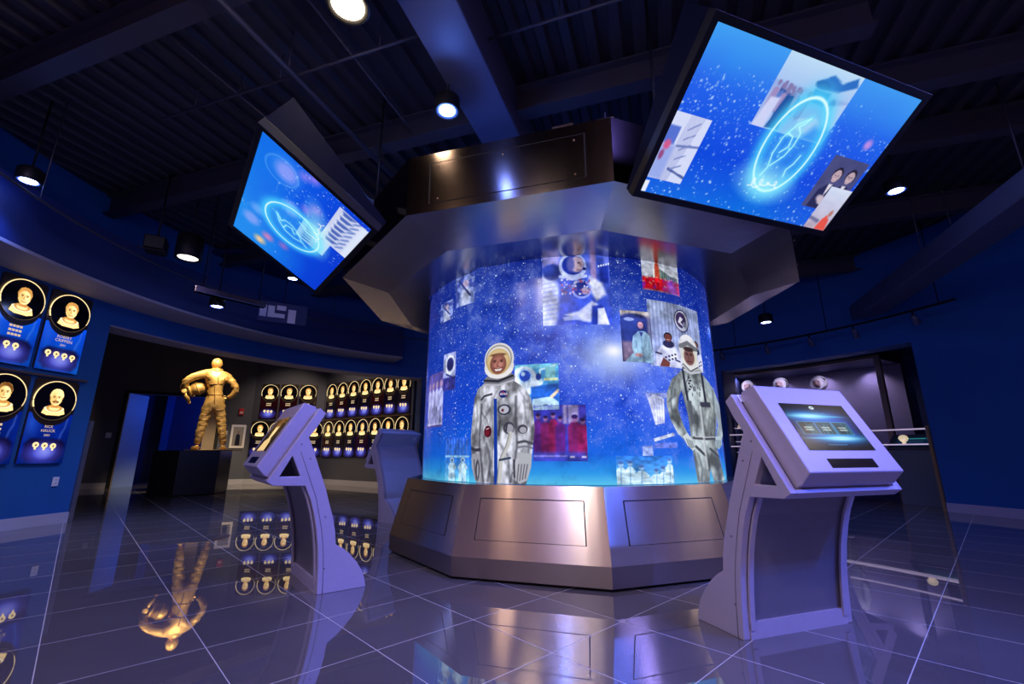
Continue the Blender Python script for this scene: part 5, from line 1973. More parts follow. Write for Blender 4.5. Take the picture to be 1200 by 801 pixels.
nodes = [J(240, 385, 0.0, 0.185, 0.15),          # 0 pelvis
         J(243, 325, -0.01, 0.20, 0.145),        # 1 waist
         J(248, 250, -0.01, 0.225, 0.16),        # 2 chest
         J(256, 185, 0.0, 0.17, 0.13),           # 3 upper back
         J(262, 148, 0.02, 0.105, 0.105),        # 4 neck ring
         J(185, 178, 0.0, 0.115),                # 5 left shoulder
         J(105, 205, -0.02, 0.098),              # 6
         J(48, 245, 0.0, 0.088),                 # 7 left elbow
         J(32, 300, 0.12, 0.078),                # 8 forearm
         J(48, 325, 0.24, 0.06),                 # 9 wrist
         J(335, 190, 0.0, 0.112),                # 10 right shoulder
         J(378, 235, -0.02, 0.095),              # 11
         J(404, 278, 0.0, 0.083),                # 12 right elbow
         J(375, 325, 0.08, 0.072),               # 13
         J(338, 345, 0.15, 0.052),               # 14 wrist
         J(200, 430, 0.0, 0.14, 0.15),           # 15 left thigh
         J(168, 520, 0.02, 0.108, 0.118),        # 16 left knee
         J(140, 620, -0.02, 0.085, 0.095),       # 17 calf
         J(126, 690, -0.01, 0.07),               # 18 ankle
         J(276, 430, 0.0, 0.14, 0.15),           # 19 right thigh
         J(290, 520, 0.02, 0.108, 0.118),        # 20 knee
         J(299, 620, -0.02, 0.085, 0.095),       # 21
         J(304, 690, -0.01, 0.07)]               # 22
edges = [(0, 1), (1, 2), (2, 3), (3, 4), (3, 5), (5, 6), (6, 7), (7, 8), (8, 9), (3, 10), (10, 11), (11, 12), (12, 13), (13, 14), (0, 15), (15, 16), (16, 17), (17, 18), (0, 19), (19, 20), (20, 21), (21, 22)]
skin_into(bd, nodes, edges, 2)
# boots
for bx_, tx_ in ((126, 92), (304, 312)):
    a_ = H(bx_, 690)
    b_ = H(tx_, 712)
    skin_into(bd, [(a_[0], -0.02, a_[1], 0.075), (a_[0], -0.05, 0.07, 0.07, 0.06), ((a_[0] + b_[0]) / 2, 0.08, 0.065, 0.065, 0.05), (b_[0], 0.2, 0.055, 0.055, 0.04)], [(0, 1), (1, 2), (2, 3)], 2)
# head, ears, collar
hx, hz = H(264, 96)
bd.ball((hx, 0.03, hz), 0.118, 0.135, 0.142, 24, 16)
bd.ball((hx, 0.14, hz - 0.03), 0.02, 0.03, 0.03, 8, 6)
bd.ball((hx, 0.075, hz - 0.075), 0.085, 0.085, 0.075, 16, 10)
for s in (-1, 1):
    bd.ball((hx + s * 0.112, 0.045, hz - 0.015), 0.010, 0.024, 0.032, 10, 8)
nx, nz = H(262, 150)
bd.lathe([(0.13, -0.045), (0.15, -0.03), (0.15, 0.0), (0.128, 0.02), (0.14, 0.035), (0.125, 0.05), (0.10, 0.05)], 28, c=(nx, 0.015, nz))
skin_into(bd, [(hx, 0.0, hz - 0.08, 0.075), (nx, 0.01, nz, 0.085)], [(0, 1)], 1)
# hands: palm and five fingers each
def hand(mb, wrist, fwd, side, curl, sc_=1.25):
    f, s_ = Vector(fwd).normalized(), Vector(side).normalized()
    c_ = Vector(curl).normalized()
    w = Vector(wrist)
    skin_into(mb, [(*w, 0.042, 0.03), (*(w + f * 0.055 * sc_), 0.046, 0.026), (*(w + f * 0.10 * sc_), 0.042, 0.022)], [(0, 1), (1, 2)], 1)
    for k, ln in enumerate((0.062, 0.07, 0.066, 0.052)):
        b0 = w + f * 0.10 * sc_ + s_ * (0.036 - 0.024 * k) * sc_
        b1 = b0 + (f * 0.8 + c_ * 0.4).normalized() * ln * 0.5 * sc_
        b2 = b1 + (f * 0.35 + c_ * 0.9).normalized() * ln * 0.5 * sc_
        skin_into(mb, [(*b0, 0.012), (*b1, 0.011), (*b2, 0.009)], [(0, 1), (1, 2)], 1)
    b0 = w + f * 0.03 * sc_ + s_ * 0.045 * sc_
    b1 = b0 + (f * 0.6 + s_ * 0.5 + c_ * 0.3).normalized() * 0.045 * sc_
    b2 = b1 + (f * 0.7 + c_ * 0.6).normalized() * 0.035 * sc_
    skin_into(mb, [(*b0, 0.015), (*b1, 0.013), (*b2, 0.010)], [(0, 1), (1, 2)], 1)


w = J(338, 345, 0.15, 0)[:3]
hand(bd, w, (-0.9, 0.1, -0.2), (0, -0.3, 1), (0.1, 0.9, -0.4))
w = J(48, 325, 0.24, 0)[:3]
hand(bd, w, (0.75, 0.5, -0.2), (0, 0.2, 1), (0.4, -0.8, 0.2))
# wrinkles in the suit
arr = np.array(bd.v)
k1 = np.sin(arr[:, 2] * 62 + np.sin(arr[:, 0] * 17) * 2.2 + arr[:, 1] * 9) * 0.009 + np.sin(arr[:, 2] * 33 - arr[:, 0] * 30 + np.sin(arr[:, 2] * 9)) * 0.008
body_zone = (arr[:, 2] < nz - 0.06)[:, None]
ctr = np.stack([np.where(arr[:, 2] < 1.05, np.where(arr[:, 0] < -0.08, -0.28, 0.06), -0.13), np.zeros(len(arr)), arr[:, 2]], 1)
dirv = arr - ctr
dirv /= (np.linalg.norm(dirv, axis=1, keepdims=True) + 1e-6)
arr = arr + dirv * (k1[:, None] * body_zone)
bd.v = [tuple(p) for p in arr]
body = bd.build('figure', M['gold'], st)
# harness seams, belts and boot laces on the suit's back
from mathutils.bvhtree import BVHTree
_tree = BVHTree.FromPolygons([Vector(v) for v in bd.v], bd.f)


def seam(pts, r_=0.009):
    # lay the cord on the back of the figure
    line = []
    for (xa, ya, _), (xb, yb, _) in zip(pts, pts[1:]):
        for k in range(6):
            line.append((xa + (xb - xa) * k / 6, ya + (yb - ya) * k / 6))
    line.append(pts[-1][:2])
    out = []
    for x, y in line:
        q = H(x, y)
        hit = _tree.ray_cast(Vector((q[0], -1.0, q[1])), Vector((0, 1, 0)))[0]
        if hit is not None:
            out.append((hit.x, hit.y - r_ * 0.3, hit.z))
    if len(out) > 1:
        MB().tube(out, r_, 6).build('suit_seam', M['gold_dark'], st)
    return


seam([(268, 205, -0.155), (268, 255, -0.175)], 0.010)
seam([(180, 252, -0.13), (215, 257, -0.168), (250, 258, -0.176), (300, 252, -0.15)], 0.012)
seam([(243, 265, -0.172), (243, 345, -0.15), (242, 400, -0.12)], 0.008)
seam([(168, 325, -0.09), (200, 332, -0.135), (243, 335, -0.155), (285, 332, -0.135), (318, 325, -0.09)], 0.010)
seam([(190, 200, -0.115), (200, 250, -0.16), (196, 330, -0.13)], 0.007)
seam([(318, 205, -0.115), (304, 255, -0.15), (296, 330, -0.125)], 0.007)
for q in range(6):
    y = 600 + q * 16
    seam([(126 + (690 - y) * 0.14 - 22, y, -0.06), (126 + (690 - y) * 0.14, y - 3, -0.11), (126 + (690 - y) * 0.14 + 22, y, -0.06)], 0.005)
    seam([(304 - (690 - y) * 0.05 - 22, y, -0.06), (304 - (690 - y) * 0.05, y - 3, -0.11), (304 - (690 - y) * 0.05 + 22, y, -0.06)], 0.005)
# quilting lines round the legs
for x0, x1, y in ((160, 222, 440), (150, 212, 478), (142, 205, 512), (135, 190, 548), (130, 176, 585), (248, 312, 440), (255, 318, 478), (262, 322, 512), (270, 326, 548), (278, 328, 585)):
    seam([(x0, y, 0), ((x0 + x1) / 2, y + 5, 0), (x1, y, 0)], 0.006)
hm = MB()
cx_, cz_ = H(128, 288)
mtx = Matrix.Translation((cx_, 0.13, cz_)) @ Matrix.Rotation(R(70), 4, 'Y')
hm.ball((0, 0, 0), 0.155, 0.165, 0.19, 28, 18, mtx)
hm.lathe([(0.115, -0.20), (0.145, -0.19), (0.15, -0.16), (0.14, -0.14)], 28, mtx)
hm.lathe([(0.160, -0.02), (0.172, -0.015), (0.172, 0.015), (0.160, 0.02)], 28, mtx)
hm.build('held_helmet', M['gold'], st)
gv = MB()
a_, c_ = H(40, 320)
b_, d_ = H(68, 385)
gv.tube([(a_, 0.1, c_ + 0.02), ((a_ + b_) / 2, 0.1, (c_ + d_) / 2), (b_, 0.12, d_)], [0.055, 0.06, 0.035], 14)
gv.lathe([(0.030, -0.012), (0.058, -0.012), (0.062, 0.0), (0.058, 0.012), (0.030, 0.012)], 18, Matrix.Translation((a_ - 0.01, 0.04, c_ + 0.02)) @ Matrix.Rotation(R(80), 4, 'X'))
for k in range(4):
    gv.tube([(b_ - 0.02 + k * 0.016, 0.12, d_ + 0.01), (b_ - 0.012 + k * 0.018, 0.13, d_ - 0.06 + 0.008 * abs(k - 1))], 0.011, 8)
gv.build('empty_glove', M['gold'], st)


# ================================================================== small fittings on the walls
def wall_plate(name, label, cat, px, py, pz, rz, w, h, mat, extra=None):
    t = thing(name, label, cat, (px, py, pz), rz)
    MB().box(0, -0.006, 0, w, 0.012, h).build('cover_plate', mat, t, 0.003)
    if extra:
        extra(t)
    return t


def sw_extra(t):
    MB().box(0, -0.016, 0, 0.03, 0.012, 0.05).build('rocker', M['white'], t, 0.002)


def out_extra(t):
    s = MB()
    for zz in (-0.022, 0.022):
        s.box(-0.008, -0.0135, zz, 0.004, 0.003, 0.012)
        s.box(0.008, -0.0135, zz, 0.004, 0.003, 0.012)
    s.build('socket_slot', M['gap'], t)


rzw = math.atan2(du_.y, du_.x)
q = dpt(0.385, -0.002, 1.42)
wall_plate('wall_thermostat', 'small white thermostat plate on grey wall left of the doorway', 'thermostat', *q, rzw, 0.12, 0.14, M['white'], sw_extra)
q = dpt(0.885, -0.002, 1.55)
wall_plate('light_switch', 'small white switch plate on wall right of the doorway', 'switch', *q, rzw, 0.08, 0.12, M['white'], sw_extra)
q = dpt(0.885, -0.002, 0.55)
wall_plate('wall_outlet', 'small white outlet low on wall right of the doorway', 'outlet', *q, rzw, 0.08, 0.12, M['white'], out_extra)
x, y, _ = polar(171.6, HALL - 0.002)
wall_plate('wall_outlet', 'white outlet low on the near left blue wall under the plaques', 'outlet', x, y, 0.56, R(171.6 - 90), 0.075, 0.12, M['white'], out_extra)
q = dpt(0.945, -0.002, 2.22)
t = thing('fire_alarm', 'small red fire alarm on the wall right of the statue', 'alarm', q, rzw)
MB().box(0, -0.03, 0, 0.14, 0.06, 0.2).build('alarm_body', M['red'], t, 0.008)
MB().box(0, -0.065, -0.03, 0.08, 0.012, 0.05).build('strobe', M['white'], t, 0.004)
q = dpt(0.945, -0.002, 1.45)
t = thing('framed_photo', 'silver framed photo on the wall between statue and left kiosk', 'picture', q, rzw)
MB().prism([(-0.2, -0.36), (0.2, -0.36), (0.2, 0.36), (-0.2, 0.36)], 0, 0.03, lambda u, v, h: (u, -h, v), holes=[[(-0.14, -0.29), (0.14, -0.29), (0.14, 0.29), (-0.14, 0.29)]]).build('picture_frame', plain('frame_silver', (0.7, 0.62, 0.5), 0.35, 0.4, emit=(0.8, 0.65, 0.45), estr=0.12, noise=0.05), t)
pp = Pic(28, 58, 28, 58, colour=(0.20, 0.17, 0.17))
pp.rect(0, 0, 28, 58, (0.52, 0.46, 0.40), 0)
pp.poly([(8, 58), (9, 26), (14, 20), (20, 26), (21, 58)], (0.08, 0.07, 0.08), 1)
pp.ell(14, 16, 3.5, 4.5, (0.5, 0.36, 0.28))
pic_mesh('photo_print', pp, flat_grid(pp, (-0.14, -0.012, 0.29), (0.28, 0, 0), (0, 0, -0.58)), picture_mat('photo_paper', 0.35, 0.3, 0.3, 0.5), t)

# metal corner guards at the two wall ends
for nm, deg, lab in (('corner_guard', 169.05, 'tall metal corner guard on the end of the left blue wall'), ('corner_guard', 20.55, 'tall bronze corner guard on the end of the right blue wall')):
    t = thing(nm, lab, 'corner guard')
    MB().arc(HALL - 0.03, HALL + 0.17, deg, deg + 0.40, 0.0, 1.40, 3).build('guard_strip', M['gold_trim'] if deg < 90 else M['guard'], t)


# ================================================================== case with the space suits
def arc_panel(name, r0, r1, a0, a1, z0, z1, mat, parent, n=24):
    return MB().arc(r0, r1, a0, a1, z0, z1, n).build(name, mat, parent)


RC = 8.25
t = thing('suit_showcase', 'tall lit glass showcase behind the right kiosk', 'showcase')
arc_panel('back_panel', 9.45, 9.5, 29.5, 54, 0.75, 2.93, M['case_back'], t)
arc_panel('case_base', RC, 9.5, 29.5, 54, 0.0, 0.75, M['navy'], t)
arc_panel('case_top', RC, 9.5, 29.5, 54, 2.93, 3.0, M['navy'], t)
arc_panel('frame_post', RC - 0.04, RC + 0.05, 28.9, 29.6, 0.0, 3.0, M['bronze'], t, 4)
arc_panel('frame_header', RC - 0.04, RC + 0.05, 29.6, 54, 2.93, 3.0, M['bronze'], t)
arc_panel('glass_front', RC - 0.006, RC + 0.006, 29.6, 54, 0.75, 2.93, M['glass'], t)


def suit_figure(label, deg, r, dz=0.0):
    x, y, _ = polar(deg, r)
    rz = R(deg - 90)
    t = thing('space_suit', label, 'space suit', (x, y, 0.75 + dz), rz, 'space suits standing in the showcase')
    b = MB()
    nd = [(0, 0, 0.88, 0.17, 0.13), (0, 0, 1.10, 0.18, 0.13), (0, 0, 1.34, 0.20, 0.14), (0, 0, 1.50, 0.13, 0.11), (0, 0, 1.58, 0.10, 0.10),
          (-0.19, 0, 1.44, 0.10), (-0.25, -0.01, 1.18, 0.08), (-0.26, -0.06, 0.92, 0.065), (0.19, 0, 1.44, 0.10), (0.25, -0.01, 1.18, 0.08), (0.26, -0.06, 0.92, 0.065),
          (-0.11, 0, 0.72, 0.12), (-0.13, -0.01, 0.42, 0.10), (-0.14, 0, 0.10, 0.085), (0.11, 0, 0.72, 0.12), (0.13, -0.01, 0.42, 0.10), (0.14, 0, 0.10, 0.085)]
    skin_into(b, nd, [(0, 1), (1, 2), (2, 3), (3, 4), (2, 5), (5, 6), (6, 7), (2, 8), (8, 9), (9, 10), (0, 11), (11, 12), (12, 13), (0, 14), (14, 15), (15, 16)], 2)
    for s in (-1, 1):
        skin_into(b, [(s * 0.14, 0.02, 0.06, 0.075, 0.055), (s * 0.15, -0.10, 0.05, 0.065, 0.045), (s * 0.155, -0.19, 0.045, 0.05, 0.04)], [(0, 1), (1, 2)], 1)
        hand(b, (s * 0.26, -0.06, 0.86), (0, -0.05, -1), (-s * 0.1, -1, 0), (-s, 0, -0.2), 1.0)
    b.build('suit', M['suit'], t)
    h = MB()
    h.ball((0, 0, 1.80), 0.175, 0.185, 0.19, 24, 16)
    h.build('helmet_shell', M['suit'], t)
    f = MB()
    f.ball((0, -0.075, 1.79), 0.115, 0.125, 0.125, 20, 14)
    f.ball((0, -0.20, 1.775), 0.016, 0.02, 0.026, 8, 6)
    fo = f.build('face', plain('manikin_face', (0.34, 0.22, 0.22), 0.6, noise=0.1), t)
    for s in (-1, 1):
        MB().ball((s * 0.045, -0.186, 1.81), 0.018, 0.01, 0.009, 8, 6).build('eye', M['gap'], fo)
        MB().tube([(s * 0.075, -0.172, 1.83), (s * 0.025, -0.19, 1.835)], 0.005, 6).build('eyebrow', M['bronze'], fo)
    MB().tube([(-0.045, -0.182, 1.735), (0, -0.192, 1.728), (0.045, -0.182, 1.735)], 0.007, 6).build('mouth', M['bronze'], fo)
    v = MB()
    ringp = []
    for k in range(25):
        a_ = 2 * PI * k / 24
        ringp.append((0.14 * math.cos(a_), -0.115 - 0.03 * math.sin(a_) * 0, 1.79 + 0.145 * math.sin(a_)))
    v.tube(ringp, 0.02, 8).build('visor_rim', M['white'], t)
    v = MB()
    v.tube([(0.15 * math.cos(R(k)), -0.085, 1.83 + 0.10 * math.sin(R(k))) for k in range(10, 171, 10)], 0.026, 8)
    v.build('brow_band', M['gap'], t)
    v = MB()
    v.lathe([(0.10, 1.57), (0.15, 1.58), (0.16, 1.61), (0.14, 1.63), (0.10, 1.63)], 24).build('neck_ring', M['kiosk_panel'], t)
    v = MB()
    v.tube([(-0.12, -0.09, 1.62), (-0.20, -0.14, 1.45), (-0.12, -0.17, 1.25)], 0.018, 8)
    v.build('air_hose', M['kiosk_panel'], t)
    return t


suit_figure('white space suit with helmet in the showcase, leftmost head above the kiosk', 49.0, 8.75, 0.12)
suit_figure('white space suit with helmet in the showcase, middle head above the kiosk', 44.0, 8.75, 0.10)
suit_figure('white space suit with helmet in the showcase, rightmost head above the kiosk', 38.5, 8.75, 0.04)

# low glass barrier with a lit top edge, and the small exhibits seen through it
t = thing('glass_barrier', 'low clear glass barrier with pale rails at the right showcase', 'glass barrier')
arc_panel('glass_panel', 7.02, 7.03, 21.2, 50.2, 0.06, 1.34, M['glass'], t)
arc_panel('top_rail', 7.015, 7.045, 21.2, 50.2, 1.34, 1.365, M['shelf_glass'], t)
arc_panel('middle_rail', 7.03, 7.2, 21.2, 50.2, 1.08, 1.10, M['shelf_glass'], t)

x, y, _ = polar(25.6, 7.72)
t = thing('information_stand', 'tilted dark information screen on a pale curved stand at right', 'stand', (x, y, 0), R(25.6 - 90))
pr = [(-0.16, 0), (-0.17, 0.15), (-0.12, 0.5), (-0.05, 0.8), (0.0, 1.0), (0.05, 1.0), (0.02, 0.8), (-0.02, 0.5), (-0.02, 0.2), (0.02, 0.0)]
MB().prism(pr, -0.33, 0.33, lambda u, v, h: (h, -u, v)).build('curved_stand', M['green_stand'], t, 0.005)
X = Vector((1, 0, 0))
u_ = Vector((0, 0.30, 0.27))
o_ = Vector((-0.38, -0.10, 1.02))
bo = MB()
nn_ = Vector((0, -0.27, 0.30)).normalized()
pts = [o_, o_ + X * 0.76, o_ + X * 0.76 + u_, o_ + u_]
bo.add([*pts, *[p_ - nn_ * 0.04 for p_ in pts]], [(0, 1, 2, 3), (7, 6, 5, 4), (0, 4, 5, 1), (1, 5, 6, 2), (2, 6, 7, 3), (3, 7, 4, 0)])
bo.build('screen_tray', M['kiosk_panel'], t, 0.004)
ps = Pic(60, 34, 60, 34, colour=(0.03, 0.05, 0.10))
ps.rect(6, 5, 54, 29, (0.04, 0.12, 0.20), 4)
ps.line([(14, 10), (46, 10)], 1.0, (0.22, 0.55, 0.55), 1)
for k in range(3):
    ps.line([(12, 16 + 4 * k), (44, 16 + 4 * k)], 0.6, (0.18, 0.26, 0.36), 1)
o2 = o_ + X * 0.04 + u_ * 0.93 + nn_ * 0.003
pic_mesh('information_screen', ps, flat_grid(ps, o2, X * 0.68, -u_ * 0.86), M['pic_screen'], t)

x, y, _ = polar(24.9, 7.25)
t = thing('gold_model', 'small glowing gold bell-shaped model beside the information screen', 'model', (x, y, 1.10))
MB().lathe([(0, 0), (0.035, 0.0), (0.025, 0.03), (0.055, 0.06), (0.075, 0.10), (0.06, 0.14), (0.03, 0.16), (0, 0.165)], 20).build('bell', plain('lit_gold', (0.9, 0.7, 0.4), 0.4, 0.5, emit=(1.0, 0.8, 0.5), estr=0.6, noise=0.05), t)

# glass shelves with small lit objects at the left end of the showcase
t = thing('glass_shelf_unit', 'narrow glass shelves of small exhibits beside the drum edge', 'shelves')
for z in (0.95, 1.20, 1.52):
    arc_panel('glass_shelf', 7.5, 7.75, 46.5, 50.2, z, z + 0.012, M['shelf_glass'], t, 6)
for deg in (46.6, 50.1):
    arc_panel('shelf_post', 7.5, 7.75, deg - 0.06, deg + 0.06, 0, 1.8, M['navy'], t, 2)
k = 0
lab = ['small lit capsule model on the top glass shelf', 'small lit bell model on the middle glass shelf', 'small dark box on the top glass shelf beside the capsule', 'small lit dish on the middle glass shelf beside the bell']
for deg, z, kind in ((49.3, 1.532, 0), (49.0, 1.212, 1), (47.8, 1.532, 2), (47.6, 1.212, 3)):
    x, y, _ = polar(deg, 7.62)
    t = thing(('capsule_model', 'bell_model', 'exhibit_box', 'exhibit_dish')[kind], lab[kind], 'model', (x, y, z))
    gm = plain('exhibit_gold_%d' % kind, (0.7, 0.5, 0.35), 0.35, 0.6, noise=0.1, emit=(1.0, 0.75, 0.5), estr=0.35 if kind != 2 else 0.0)
    pr = ([(0, 0), (0.07, 0), (0.075, 0.02), (0.03, 0.12), (0.03, 0.16), (0, 0.17)], [(0, 0), (0.08, 0), (0.055, 0.04), (0.035, 0.10), (0.02, 0.14), (0.028, 0.16), (0, 0.18)],
          [(0, 0), (0.06, 0), (0.06, 0.09), (0.05, 0.10), (0, 0.10)], [(0, 0), (0.03, 0), (0.02, 0.03), (0.08, 0.07), (0.075, 0.075), (0, 0.04)])[kind]
    MB().lathe(pr, 20).build('model_body', gm, t)
    MB().lathe([(0, 0), (0.085, 0), (0.085, 0.004), (0, 0.004)], 20).build('model_base', M['hole'], t)


# ================================================================== lamps and fittings overhead
def add_light(kind, name, loc, colour, power, size=0.1, spot=None, target=None, blend=0.6, parent=None):
    l = bpy.data.lights.new(name, kind)
    l.color = colour
    l.energy = power
    if kind == 'AREA':
        l.shape = 'DISK'
        l.size = size
    else:
        l.shadow_soft_size = size
    if kind == 'SPOT':
        l.spot_size = R(spot)
        l.spot_blend = blend
    o = bpy.data.objects.new(name, l)
    col.objects.link(o)
    o.location = loc
    tgt = Vector(target) if target is not None else Vector(loc) - Vector((0, 0, 1))
    o.rotation_euler = (tgt - Vector(loc)).to_track_quat('-Z', 'Y').to_euler()
    return o


def downlight(label, x, y, z, lens, r_=0.10, h=0.13, top=4.86, group='round can lights under the dark ceiling'):
    t = thing('can_light', label, 'ceiling light', (x, y, z), 0, group)
    MB().lathe([(r_ * 0.80, 0.012), (r_ * 0.86, 0.0), (r_ * 1.06, 0.0), (r_ * 1.08, 0.01), (r_ * 1.08, h), (r_ * 0.8, h + 0.03), (0.02, h + 0.03)], 28).build('housing', M['black'], t)
    if lens == M['lens_blue']:
        MB().lathe([(0, 0.008), (r_ * 0.70, 0.008), (r_ * 0.70, 0.016), (0, 0.02)], 28).build('lens', lens, t)
        MB().lathe([(r_ * 0.71, 0.010), (r_ * 1.02, 0.002), (r_ * 1.02, 0.010), (r_ * 0.71, 0.018)], 28).build('halo_ring', M['lens_halo'], t)  # added glowing ring, imitates the blue halo round the lens
    else:
        MB().lathe([(0, 0.010), (r_ * 0.84, 0.010), (r_ * 0.84, 0.016), (0, 0.02)], 28).build('lens', lens, t)
    MB().tube([(0, 0, h + 0.02), (0, 0, top - z)], 0.010, 8).build('stem', M['black'], t)
    return t


BLUE = (0.10, 0.22, 1.0)
for lab, x, y, z, lens in (
        ('blue-white can light in front of the wide blue beam, above the drum', -0.60, 3.49, 4.0, 'lens_blue'),
        ('blue-white can light at far left over the portrait wall', -5.26, 4.29, 3.80, 'lens_blue'),
        ('blue-white can light under the lower tip of the left hanging screen', -3.98, 7.58, 4.0, 'lens_blue'),
        ('blue-white can light above the statue, before the far bulkhead', -4.61, 6.63, 3.15, 'lens_blue'),
        ('blue-white can light right of the large hanging screen', 4.64, 4.79, 4.0, 'lens_blue'),
        ('blue-white can light low at right above the showcase', 4.55, 7.67, 3.2, 'lens_blue'),
        ('added blue-white can light hidden behind the canopy, over the back kiosk', -1.9, 6.5, 3.8, 'lens_blue'),  # unseen lamp added to turn the kiosk's rear sheet blue
        ('added blue-white can light above the entrance, out of the picture', -1.08, 1.40, 4.0, 'lens_blue'),  # added for the blue glow reflected in the canopy fascia
        ('warm white can light at the top edge of the picture', -1.16, 2.49, 4.0, 'lens_warm'),
        ('small white can light just right of the drum', 4.2, 9.3, 3.35, 'lens_neutral')):
    downlight(lab, x, y, z, M[lens], 0.105 if lens == 'lens_blue' else (0.14 if lens == 'lens_warm' else 0.07))
    if lens == 'lens_blue':
        if 'wide blue beam' in lab:
            add_light('SPOT', 'can_beam', (x, y, z - 0.02), BLUE, 420, 0.09, 84, blend=0.7)
        else:
            add_light('SPOT', 'can_beam', (x, y, z - 0.02), BLUE, 120, 0.09, 104, blend=0.8)
        add_light('POINT', 'can_spill', (x, y, z - 0.06), BLUE, 30 if ('wide blue beam' in lab or 'entrance' in lab) else 4, 0.08)
    elif lens == 'lens_warm':
        add_light('SPOT', 'can_beam', (x, y, z - 0.02), (1.0, 0.82, 0.55), 14, 0.12, 130, blend=0.9)
        add_light('POINT', 'can_spill', (x, y, z - 0.07), (1.0, 0.78, 0.5), 16, 0.08)
t = downlight('large black pendant can lamp with a glowing white lens at left', -4.57, 5.82, 3.6, M['lens_neutral'], 0.15, 0.32)
add_light('SPOT', 'pendant_beam', (-4.57, 5.82, 3.58), (1.0, 0.9, 0.78), 120, 0.12, 110, blend=0.8)
t = thing('stage_spotlight', 'dark spotlight with barn doors beside the pendant can lamp', 'spotlight', (-4.95, 5.7, 3.74), R(30))
MB().box(0, 0, 0, 0.24, 0.30, 0.20).build('lamp_body', M['black'], t, 0.02)
MB().box(0, -0.22, -0.06, 0.30, 0.14, 0.012, mat=Matrix.Rotation(R(20), 4, 'X')).build('barn_door', M['black'], t)
MB().tube([(0, 0, 0.1), (0, 0, 1.12)], 0.012, 8).build('stem', M['black'], t)

# curved lighting track with spots at right
t = thing('lighting_track', 'dark curved lighting track in front of the right bulkhead', 'track')
MB().tube([polar(a_, 6.55, 3.32) for a_ in range(12, 64, 2)], 0.022, 8).build('track_rail', M['black'], t)
for a_ in (14, 30, 46, 62):
    MB().tube([polar(a_, 6.55, 3.32), polar(a_, 6.55, 4.88)], 0.008, 6).build('hanger_rod', M['black'], t)
places = ['right end', 'second from the right end', 'third from the right end', 'fourth from the right end', 'fifth from the right end', 'left end']
for i, a_ in enumerate((17.5, 26, 33, 40.5, 49, 57)):
    x, y, _ = polar(a_, 6.55)
    t = thing('track_spot', 'small dark track spotlight on the right track, ' + places[i], 'spotlight', (x, y, 3.30), R(a_ - 90), 'spotlights on the curved track')
    MB().tube([(0, 0, 0.0), (0, 0, -0.05)], 0.014, 8).build('stem', M['black'], t)
    MB().tube([(0, 0.0, -0.05), (0, 0.03, -0.12), (0, 0.10, -0.20)], [0.035, 0.045, 0.05], 12).build('lamp_head', M['duct'], t)

# conduits and pipes under the deck
pipes = [('thick dark pipe running along the ribs at upper left', at_dp(-1, -3.08, 4.42), at_dp(6.2, -3.08, 4.42), 0.028),
         ('thin conduit crossing the ribs left of the warm light', at_dp(2.75, -5.0, 4.52), at_dp(2.75, -1.7, 4.52), 0.014),
         ('thin conduit crossing above the drum, right of the wide beam', at_dp(3.05, -1.25, 4.6), at_dp(3.05, 3.2, 4.6), 0.014),
         ('thin conduit along the ribs behind the left hanging screen', at_dp(2.1, -4.0, 4.62), at_dp(7.0, -4.0, 4.62), 0.012),
         ('thin paired conduit along the ribs left of the warm light', at_dp(2.0, -2.55, 4.62), at_dp(7.0, -2.55, 4.62), 0.012),
         ('thin conduit crossing the ribs at upper right', at_dp(3.6, 2.6, 4.62), at_dp(3.6, 6.2, 4.62), 0.014)]
for lab, a_, b_, r_ in pipes:
    t = thing('conduit_pipe', lab, 'pipe', group='pipes and conduits under the deck')
    MB().tube([a_, Vector(a_).lerp(Vector(b_), 0.5), b_], r_, 10).build('pipe_run', M['beam'], t)
    for f in (0.15, 0.5, 0.85):
        p_ = Vector(a_).lerp(Vector(b_), f)
        MB().tube([(p_.x, p_.y, p_.z), (p_.x, p_.y, 4.88)], 0.006, 6).build('pipe_hanger', M['beam'], t)
t = thing('conduit_pipe', 'long curved conduit over the left portrait wall', 'pipe', group='pipes and conduits under the deck')
MB().tube([polar(a_, 5.9, 3.62) for a_ in range(110, 200, 3)], 0.014, 8).build('pipe_run', M['beam'], t)
for a_ in (115, 140, 165, 190):
    MB().tube([polar(a_, 5.9, 3.62), polar(a_, 5.9, 4.88)], 0.006, 6).build('pipe_hanger', M['beam'], t)

x, y, z = (-4.35, 6.55, 3.28)
t = thing('metal_strip_fixture', 'short shiny metal strip fixture hanging above the statue', 'fixture', (x, y, z), R(52))
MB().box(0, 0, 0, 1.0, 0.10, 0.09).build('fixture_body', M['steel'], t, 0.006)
MB().tube([(-0.4, 0, 0.04), (-0.4, 0, 1.58)], 0.008, 6).build('hanger_rod', M['black'], t)
MB().tube([(0.4, 0, 0.04), (0.4, 0, 1.58)], 0.008, 6).build('hanger_rod', M['black'], t)
t = thing('junction_panel', 'cluster of pale tags on a dark panel right of the strip fixture', 'panel', (-3.95, 7.35, 3.28), R(30))
MB().box(0, 0, 0, 0.75, 0.03, 0.34).build('panel_board', M['navy'], t)
for cx_, cz_, w_, h_ in ((-0.30, 0.0, 0.10, 0.20), (-0.18, 0.0, 0.10, 0.20), (-0.03, 0.08, 0.14, 0.08), (-0.05, -0.06, 0.16, 0.07), (0.14, -0.05, 0.12, 0.24)):
    MB().box(cx_, -0.018, cz_, w_, 0.006, h_).build('tag_plate', M['white'], t)
MB().tube([(0, 0, 0.16), (0, 0, 1.58)], 0.008, 6).build('hanger_rod', M['black'], t)

# ================================================================== light
VIOLET = (0.66, 0.56, 1.0)
